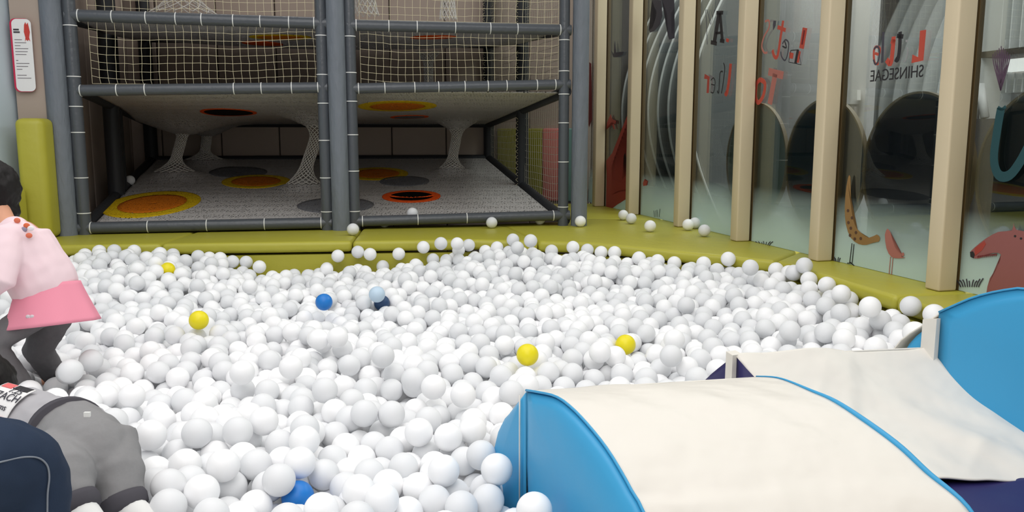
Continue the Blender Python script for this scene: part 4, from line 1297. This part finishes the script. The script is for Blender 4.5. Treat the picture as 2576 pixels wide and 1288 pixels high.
folds(body('trousers', bm, M_gpant, tod, .005, 5), .008, .05)
dw = (hp - wst).normalized(); ring_c = wst + dw * (-.006)
bm = NB(); a_, b_ = frame_from(dw); tube(bm, [ring_c - dw * .010, ring_c + dw * .012], [.079, .082], 40); build('waistband', bm, M_rib, tod, True)
for (p_, q_, r_) in ((kneeR, ankR, .037), (kneeL, ankL, .036)):
    d_ = (q_ - p_).normalized(); m_ = p_ * .35 + q_ * .65
    bm = NB(); tube(bm, [m_ - d_ * .004, m_ + d_ * .006, m_ + d_ * .022, m_ + d_ * .03], [r_ + .006, r_ + .009, r_ + .007, r_], 28); build('cuff', bm, M_rib, tod, True)
bm = NB(); tube(bm, [ankR, ankR + Vector((.05, -.03, -.012))], [.034, .028], round_ends=True); build('sock', bm, mat('white_sock', (230, 230, 228), .9), tod, True)
bm = NB(); tube(bm, [ankL, ankL + Vector((.04, -.03, -.015))], [.034, .028], round_ends=True); build('sock', bm, mat('white_sock', (230, 230, 228), .9), tod, True)
bm = NB(); q = atz(219, 1042, zt - .076); hexa(bm, [q + Vector(v) for v in ((-.006, -.002, -.005), (.006, -.002, -.005), (.006, .002, -.005), (-.006, .002, -.005), (-.006, -.002, .004), (.006, -.002, .004), (.006, .004, .004), (-.006, .004, .004))]); build('care_label', bm, M_tie, tod)
# printed patch on the back of the top: wraps the rounded back
axs = (wst - cht).normalized(); upb = Vector((0, -0.70, .714)); upb = (upb - axs * upb.dot(axs)).normalized(); sdb = axs.cross(upb).normalized()


def back_pt(a, ang, r): return cht + axs * a + (upb * math.cos(ang) + sdb * math.sin(ang)) * r


def back_patch(name, a0, a1, g0, g1, r, m):
    bm = NB(); G_ = [[bm.verts.new(back_pt(a0 + (a1 - a0) * i / 10, g0 + (g1 - g0) * j / 14, r)) for j in range(15)] for i in range(11)]
    for i in range(10):
        for j in range(14): bm.faces.new((G_[i][j], G_[i + 1][j], G_[i + 1][j + 1], G_[i][j + 1]))
    o = build(name, bm, m, tod, True); s = o.modifiers.new('t', 'SOLIDIFY'); s.thickness = .0012; return o


RB = 0.0785
back_patch('patch', -.035, .052, -.75, .55, RB, mat('patch_white', (236, 234, 234), .8))
back_patch('patch_print', -.030, -.015, .2, .5, RB + .001, mat('patch_coral', (236, 120, 96), .8))
back_patch('patch_print', .012, .045, .35, .5, RB + .001, mat('patch_coral', (236, 120, 96), .8))
back_patch('patch_print', -.03, .0, -.72, -.5, RB + .001, mat('patch_rose', (226, 110, 110), .8))
back_patch('patch_print', .004, .046, -.74, -.52, RB + .001, D_blk)
for body_t, a0, ang, sz in (('Williams', -.028, .18, .019), ('ZACH', -.016, -.10, .025), ('7.25', .004, -.36, .021)):
    q = back_pt(a0, ang, RB + .0018); nn_ = (upb * math.cos(ang) + sdb * math.sin(ang))
    text_mesh('patch_text', body_t, q, axs, nn_.cross(axs), sz, D_char, tod, .0004)
CAPS += [(cht, wst, .08), (wst, hp, .088), (hp, hr_, .088), (hr_, kneeR, .07), (kneeR, ankR, .05), (hl, kneeL, .075), (kneeL, ankL, .045), (hd, hd + Vector((.001, 0, 0)), .09)]

# --- adult knee in jeans at the lower left corner
zk = 1.30
adult = empty('person', atz(40, 1300, zk), 'adult knee in dark blue jeans at the bottom left corner', 'person')
kn_ = atz(36, 1194, zk); th = atz(-330, 1290, zk - .22); an = atz(70, 1760, zk + .02)
bm = NB(); tube(bm, smooth_path([th, (th + kn_) / 2 + Vector((0, 0, .03)), kn_, (kn_ * .6 + an * .4) + Vector((.0, .0, 0)), an], 5), [0.050] * 10 + [.045] * 4 + [.040] * 7, round_ends=True, n=28)
body('leg_inside', bm, M_skin, adult, .008, 2)
bm = NB(); pth = smooth_path([th, (th + kn_) / 2 + Vector((-.01, 0, .01)), kn_, (kn_ * .6 + an * .4) + Vector((.006, .0, 0)), an], 5)
rs_ = [0.084] * 6 + [.080] * 3 + [.076, .074, .072, .070, .068] + [.068] * 7
tube(bm, pth, rs_[:len(pth)], round_ends=True, n=32)
folds(body('jeans', bm, M_jean, adult, .006, 5), .010, .05)
bm = NB()
def on_tube(x, y):      # the spot of the trouser leg facing a sight line, from its centre line and radii
    best = None
    for d_ in [zk - .14 + .002 * i_ for i_ in range(90)]:
        p_ = atz(x, y, d_); m_ = min((p_ - pth[i_]).length - rs_[i_] for i_ in range(len(pth)))
        if m_ < .0015: return p_
        if best is None or m_ < best[0]: best = (m_, p_)
    return best[1]
tube(bm, smooth_path([on_tube(*q_) for q_ in ((-20, 1168), (20, 1158), (60, 1150), (96, 1152), (118, 1170), (124, 1200), (120, 1240), (119, 1285), (118, 1330))], 5), .0014, 6); build('seam', bm, M_thread, adult, True)
CAPS += [(kn_, an, .085), (th, kn_, .1)]

# ------------------------------------------------------------------ balls
RB_ = 0.036; DB = 0.072


def surf(x, y):
    g = lambda cx, cy, s, a: a * np.exp(-((x - cx) ** 2 + (y - cy) ** 2) / (2 * s * s))
    z = 0.425 + g(0.15, 4.6, .45, .125) + g(-.5, 4.7, .30, .09) + g(-2.3, 4.35, .50, .14) + g(-1.75, 4.5, .28, .05) + g(0.75, 4.25, .3, .07) + g(1.1, 3.75, .28, .14) + g(1.3, 3.15, .26, .12) + g(1.4, 2.6, .28, .13) + g(-1.2, 4.6, .22, -.04) + g(0.0, 1.95, .28, -.07) + g(-.75, 1.7, .25, -.01) + g(.2, 2.9, .4, .01)
    z = z + 0.012 * np.sin(x * 5.1 + 1.0) * np.sin(y * 4.3) + .008 * np.sin(x * 11 + y * 7)
    return z


special = []      # (pixel x, y, diameter px, kind)
rim_px = [(217, 630, 32), (285, 632, 30), (340, 632, 30), (1335, 608, 34), (1108, 613, 33), (1065, 622, 32), (1152, 615, 33), (1180, 615, 31), (1247, 617, 32), (1302, 624, 34), (1280, 628, 32), (1385, 630, 33), (1440, 624, 33), (1477, 632, 33), (1512, 636, 32), (1545, 638, 32),
          (1600, 655, 34), (1636, 664, 32), (1695, 664, 35), (1776, 661, 37), (1890, 675, 41), (1838, 680, 34), (1950, 680, 38), (1998, 681, 41), (2115, 739, 47), (850, 644, 32), (905, 635, 32), (930, 640, 30), (1000, 640, 32), (610, 655, 30), (520, 642, 30), (2030, 700, 40), (2075, 712, 42), (1965, 693, 34), (2340, 790, 46), (2290, 772, 40)]
kinds_rng = random.Random(3)
fixed = []


def inside_edge(p, r=RB_ + .003):
    for i in range(6):
        a = Vector((*EDGE[i], 0)); b = Vector((*EDGE[i + 1], 0)); d = (b - a).normalized(); n = Vector((d.y, -d.x, 0))
        if (Vector((p[0], p[1], 0)) - a).dot(n) < r: return False
    return True


def place_px(x, y, d):
    dep = F * DB / d; 
    for _ in range(80):
        p = atz(x, y, dep)
        if inside_edge(p): return p
        dep -= 0.02
    return atz(x, y, dep)


for (x, y, d) in rim_px: fixed.append([place_px(x, y, d), 'plain', 'plain'])
near_px = [(596, 1095, 74), (665, 1060, 74), (768, 1080, 72), (911, 1047, 70), (1050, 1104, 70), (1130, 1106, 72), (1105, 1190, 80), (1190, 1085, 70), (1280, 1188, 80), (1210, 1145, 70), (1345, 1285, 82), (985, 1050, 68), (430, 1225, 84), (498, 1105, 72), (380, 1105, 76), (1040, 955, 62), (965, 900, 58), (730, 925, 58), (800, 855, 52), (850, 852, 52),
           (610, 945, 62), (1325, 970, 58), (1285, 990, 60), (1165, 995, 60), (1090, 975, 58), (820, 985, 64), (760, 1120, 72), (560, 1180, 78), (500, 1240, 82), (320, 1240, 80), (230, 905, 62), (180, 935, 60), (160, 905, 56), (2187, 775, 50), (1988, 832, 50), (1695, 855, 46), (1510, 888, 50), (1690, 898, 48), (2300, 840, 52)]
for (x, y, d) in near_px:
    dep = F * DB / d; p = atz(x, y, dep); zs = float(surf(p.x, p.y))
    # keep the pile level: slide along the sight line towards the surface
    for _ in range(40):
        p = atz(x, y, dep); dz = p.z - (float(surf(p.x, p.y)) + .012)
        if abs(dz) < .004: break
        dep += dz / 0.32 * .6
    fixed.append([p, 'plain', 'near'])
col_px = [(499, 806, 49, 'yellow', 'bright yellow ball in the left part of the pit, right of the child in pink'),
          (1325, 895, 56, 'yellow', 'bright yellow ball near the middle, just behind the nearest foam ramp'),
          (1567, 868, 44, 'yellow', 'half buried yellow ball right of the middle yellow one'),
          (413, 684, 30, 'yellow', 'tiny visible part of a yellow ball near the left ledge'),
          (815, 760, 44, 'blue', 'bright blue ball left of the middle of the pit'),
          (738, 1232, 80, 'blue', 'mostly buried blue ball close to the bottom of the picture'),
          (948, 742, 42, 'pale', 'translucent pale blue ball right of the bright blue one'),
          (962, 758, 40, 'navy', 'dark blue ball almost hidden under the pale blue ball')]
for (x, y, d, k, lb) in col_px:
    dep = F * DB / d
    for _ in range(40):
        p = atz(x, y, dep); tgt = float(surf(p.x, p.y)) + {1567: -.028, 413: -.034, 738: -.050, 962: -.040}.get(x, .010)
        dz = p.z - tgt
        if abs(dz) < .003: break
        dep += dz / 0.32 * .6
    fixed.append([p, k, lb])

rs = np.random.RandomState(11)
HP = []
for i in range(6):
    a = np.array(EDGE[i]); b = np.array(EDGE[i + 1]); d = (b - a) / np.linalg.norm(b - a); n = np.array([d[1], -d[0]])
    HP.append((a, n))


def make_poly(pts):
    c = np.mean(pts, axis=0); out = []
    for i in range(len(pts)):
        a = np.array(pts[i]); b = np.array(pts[(i + 1) % len(pts)]); d = (b - a) / np.linalg.norm(b - a); n = np.array([d[1], -d[0]])
        if np.dot(c - a, n) > 0: n = -n
        out.append((a, n))
    return out


def xy(P, s, o=0.0): q = P + Q * s + QN * o; return np.array([q.x, q.y])


POLYS = [make_poly([xy(PA, -.10, -.03), xy(PA, .9, -.03), xy(PB, .9, 0), xy(PB, -.10, 0)]),
         make_poly([xy(PB, off2 - .07, -.01), xy(PB, .9, -.01), xy(PC, .9, 0), xy(PC, -.06, 0)]),
         make_poly([xy(PC, -.06, -.02), xy(PC, .9, -.02), xy(PE, .9, 0), xy(PE, -.06, 0)])]
# seed the pile
XR = (-2.85, 1.7); YR = (1.15, 4.8)
lat = []
sp = DB * 1.02
ncell = int((XR[1] - XR[0]) * (YR[1] - YR[0]) * 0.42 * 0.60 / (4 / 3 * math.pi * RB_ ** 3))
pos = np.column_stack([rs.uniform(XR[0], XR[1], ncell), rs.uniform(YR[0], YR[1], ncell), rs.uniform(PF + .01, PF + .43, ncell)])
keep = np.ones(len(pos), bool)
for a, n in HP: keep &= ((pos[:, :2] - a) @ n) > RB_ * .6
keep &= pos[:, 2] < surf(pos[:, 0], pos[:, 1]) + .016
keep &= (pos[:, 0] > -.63 * pos[:, 1] - .45) & (pos[:, 0] > -2.75)
for poly in POLYS:
    ins = np.ones(len(pos), bool)
    for a, n in poly: ins &= ((pos[:, :2] - a) @ n) < RB_ * .8
    keep &= ~ins
for (a, b, r) in CAPS:
    a = np.array(a); b = np.array(b); ab = b - a; t = np.clip(((pos - a) @ ab) / max(1e-9, ab @ ab), 0, 1)
    keep &= np.linalg.norm(pos - (a + t[:, None] * ab), axis=1) > r + RB_ * .7
fx_ = np.array([list(f[0]) for f in fixed])
for f in fx_: keep &= np.linalg.norm(pos - f, axis=1) > DB * .70
pos = pos[keep]
pos = np.vstack([fx_, pos]); nfix = len(fx_)
N = len(pos)
capn = rs.normal(0, .017, N).clip(-.04, .034)
mob = np.ones(N); mob[:nfix] = 0.15


def pairs(P, r):
    c = np.floor(P / r).astype(np.int64); c -= c.min(0); dims = c.max(0) + 3
    key = (c[:, 0] * dims[1] + c[:, 1]) * dims[2] + c[:, 2]
    order = np.argsort(key, kind='stable'); ks = key[order]
    I, J = [], []
    for dx in (-1, 0, 1):
        for dy in (-1, 0, 1):
            for dz in (-1, 0, 1):
                if (dx, dy, dz) < (0, 0, 0): continue
                k2 = key + (dx * dims[1] + dy) * dims[2] + dz
                lo = np.searchsorted(ks, k2, 'left'); hi = np.searchsorted(ks, k2, 'right'); cnt = hi - lo
                if cnt.sum() == 0: continue
                i = np.repeat(np.arange(len(P)), cnt)
                st = np.repeat(lo, cnt); offs = np.arange(cnt.sum()) - np.repeat(np.cumsum(cnt) - cnt, cnt)
                j = order[st + offs]
                if (dx, dy, dz) == (0, 0, 0): m = i < j; i, j = i[m], j[m]
                I.append(i); J.append(j)
    I = np.concatenate(I); J = np.concatenate(J)
    m = np.linalg.norm(P[I] - P[J], axis=1) < r
    return I[m], J[m]


for it in range(260):
    if it % 6 == 0: I_, J_ = pairs(pos, DB * 1.18)
    if it < 200: pos[nfix:, 2] -= 0.0007           # settle
    d = pos[J_] - pos[I_]; L_ = np.linalg.norm(d, axis=1) + 1e-9; ov = DB - L_
    m = ov > 0; i, j, dd, o_ = I_[m], J_[m], d[m] / L_[m, None], ov[m]
    wi, wj = mob[i], mob[j]; ws = wi + wj
    corr = dd * (o_ * 0.42)[:, None]
    for ax_ in range(3):
        pos[:, ax_] -= np.bincount(i, corr[:, ax_] * wi / ws * 2 * .5, N)
        pos[:, ax_] += np.bincount(j, corr[:, ax_] * wj / ws * 2 * .5, N)
    for a, n in HP:
        s_ = (pos[:, :2] - a) @ n; m = s_ < RB_ + .002; pos[m, :2] += n * (RB_ + .002 - s_[m])[:, None]
    pos[:, 2] = np.maximum(pos[:, 2], PF + RB_ - .02)
    top = surf(pos[:, 0], pos[:, 1]) + capn + .006; top[:nfix] = 9
    pos[:, 2] = np.where(pos[:, 2] > top, pos[:, 2] * .5 + top * .5, pos[:, 2])
    for poly in POLYS:
        ds = np.stack([((pos[:, :2] - a) @ n) for a, n in poly]); mx = ds.max(0); am = ds.argmax(0); m = mx < RB_
        for q, (a, n) in enumerate(poly):
            mm = m & (am == q); pos[mm, :2] += n * (RB_ - mx[mm])[:, None] * .5
    for (a, b, r) in CAPS:
        a = np.array(a); b = np.array(b); ab = b - a; t = np.clip(((pos - a) @ ab) / max(1e-9, ab @ ab), 0, 1)
        v = pos - (a + t[:, None] * ab); l = np.linalg.norm(v, axis=1) + 1e-9; m = l < r + RB_ * .9
        pos[m] += v[m] / l[m, None] * (r + RB_ * .9 - l[m])[:, None] * .6

# which balls show, and how large (coarse z-buffer from the photograph's viewpoint)
q = pos - np.array([0, 0, CZ]); dep = q[:, 1] * cP - q[:, 2] * sP
SCL = 0.5
px = (CX + F * q[:, 0] / dep) * SCL; py = (CY - F * (q[:, 1] * sP + q[:, 2] * cP) / dep) * SCL; pr = F * RB_ / dep * SCL
W2, H2 = 1288, 644
buf = -np.ones((H2, W2), np.int32)


def mask_poly(pts):
    ys, xs = np.mgrid[0:H2, 0:W2]; ins = np.zeros((H2, W2), bool); n = len(pts)
    for i in range(n):
        x0, y0 = pts[i][0] * SCL, pts[i][1] * SCL; x1, y1 = pts[(i + 1) % n][0] * SCL, pts[(i + 1) % n][1] * SCL
        if y0 == y1: continue
        c = ((ys >= min(y0, y1)) & (ys < max(y0, y1))); xi = x0 + (ys - y0) * (x1 - x0) / (y1 - y0); ins ^= c & (xs < xi)
    return ins


for pl in ([(1300, 990), (1900, 948), (1850, 893), (2330, 870), (2362, 785), (2576, 728), (2576, 1288), (1400, 1288), (1310, 1130)],
           [(0, 412), (47, 470), (60, 560), (185, 690), (243, 800), (110, 838), (110, 890), (0, 890)], [(0, 975), (130, 980), (260, 1010), (340, 1190), (360, 1288), (0, 1288)]):
    buf[mask_poly(pl)] = -2
for i in np.argsort(dep):
    if dep[i] < .5: continue
    x0, x1 = int(max(0, px[i] - pr[i])), int(min(W2 - 1, px[i] + pr[i])) + 1; y0, y1 = int(max(0, py[i] - pr[i])), int(min(H2 - 1, py[i] + pr[i])) + 1
    if x1 <= x0 or y1 <= y0: continue
    yy_, xx_ = np.mgrid[y0:y1, x0:x1]
    s_ = buf[y0:y1, x0:x1]; m = ((xx_ - px[i]) ** 2 + (yy_ - py[i]) ** 2 < pr[i] ** 2) & (s_ == -1); s_[m] = i
cnt = np.bincount(buf[buf >= 0].ravel(), minlength=N)
kind_of = np.where(rs.rand(N) < 0.52, 0, 1)          # 0 opaque white, 1 frosted
special_idx = {i: (f[1], f[2]) for i, f in enumerate(fixed) if f[1] != 'plain'}
order = [i for i in np.argsort(-cnt) if i not in special_idx and cnt[i] > 0]
IND = 262
chosen = order[:IND]; rest = order[IND:] + [i for i in range(N) if cnt[i] == 0 and i not in special_idx]


def ball_mesh(name, m, sub=4):
    bm = NB(); bmesh.ops.create_icosphere(bm, subdivisions=sub, radius=RB_)
    me = bpy.data.meshes.new(name); bm.to_mesh(me); bm.free()
    for p in me.polygons: p.use_smooth = True
    me.materials.append(m); return me


BM = {0: ball_mesh('white_ball', M_white), 1: ball_mesh('frosted_ball', M_frost), 'yellow': ball_mesh('yellow_ball', M_yball), 'blue': ball_mesh('blue_ball', M_bball), 'pale': ball_mesh('pale_ball', M_lball), 'navy': ball_mesh('navy_ball', M_nball)}
LBL = {0: ('glossy opaque white plastic ball lying in the ball pit', 'opaque white balls in the pit'), 1: ('frosted translucent greyish white ball lying in the ball pit', 'frosted balls in the pit')}


def ball(mesh, p, label, group=None):
    o = bpy.data.objects.new('pit_ball', mesh); C.objects.link(o); o.location = p; o.rotation_euler = (rnd.random() * 6, rnd.random() * 6, 0)
    tag(o, label, 'ball', group); return o


for i in chosen:
    k = int(kind_of[i]); ball(BM[k], pos[i], LBL[k][0], LBL[k][1])
for i, (k, lb) in special_idx.items(): ball(BM[k], pos[i], lb)
# balls lying on the ledge and the nets
ledge = [(1460, 556.8, 0, 'white ball on the ledge right of the right grey column'), (1568, 541, 0, 'furthest white ball on the ledge, touching a frosted one near the second post'), (1588, 549.8, 1, 'frosted ball on the ledge touching the furthest white one'),
         (1635.5, 568.7, 0, 'white ball alone on the corner cushion between the posts and the frame'), (1731, 565.4, 0, 'white ball on the ledge at the foot of the third beige post, leftmost of three'), (1748, 561, 1, 'frosted ball on the ledge against the glass behind the white one'),
         (1772, 580, 1, 'frosted ball on the ledge nearest the fourth beige post'), (1358, 551.5, 0, 'white ball on the ledge in front of the bottom bar of the right bay'), (1237, 560, 1, 'frosted ball on the ledge in front of another white ball'), (1233, 550.5, 0, 'white ball half hidden behind a frosted one at the bottom bar'),
         (838, 561, 1, 'frosted ball on the ledge left of the middle column foot'), (967, 558, 0, 'white ball on the ledge against the bottom bar right of the middle column'), (888, 577, 1, 'frosted ball on the ledge edge just right of the middle column foot')]
for x, y, k, lb in ledge:
    p = onz(x, y, L + RB_); ball(BM[k], p, lb)
for x, y, d, k, lb in ((328, 456, 22, 1, 'frosted ball lying inside the climbing frame at the far left'), (1038, 538, 27, 1, 'frosted ball on the crochet net just behind the bottom bar')):
    h = hit_floor(x, y + d / 2, 0)
    c = h[0].copy() if h else atz(x, y, F * DB / d); ball(BM[k], (c.x, c.y, c.z + RB_ + .004), lb)
# the remaining balls, one mass
bm = NB(); bmesh.ops.create_icosphere(bm, subdivisions=3, radius=RB_); tmp = bpy.data.meshes.new('tmp'); bm.to_mesh(tmp); bm.free()
tv = np.array([v.co[:] for v in tmp.vertices]); tf = np.array([p.vertices[:] for p in tmp.polygons])
ri = np.array(rest); nb_ = len(ri)
V = (pos[ri][:, None, :] + tv[None]).reshape(-1, 3).astype(np.float32)
Fc = (tf[None] + (np.arange(nb_) * len(tv))[:, None, None]).reshape(-1, 3).astype(np.int32)
me = bpy.data.meshes.new('pit_balls')
me.vertices.add(len(V)); me.vertices.foreach_set('co', V.ravel())
me.loops.add(len(Fc) * 3); me.loops.foreach_set('vertex_index', Fc.ravel())
me.polygons.add(len(Fc)); me.polygons.foreach_set('loop_start', np.arange(len(Fc), dtype=np.int32) * 3)
me.polygons.foreach_set('material_index', np.repeat(kind_of[ri], len(tf)).astype(np.int32))
me.polygons.foreach_set('use_smooth', np.ones(len(Fc), bool))
me.materials.append(M_white); me.materials.append(M_frost)
me.update(); me.validate()
o = bpy.data.objects.new('pit_balls', me); C.objects.link(o)
tag(o, 'white and frosted plastic balls filling the rest of the ball pit', 'balls', kind='stuff')
bpy.data.meshes.remove(tmp)
print('BALLS', N, 'visible', int((cnt > 0).sum()))
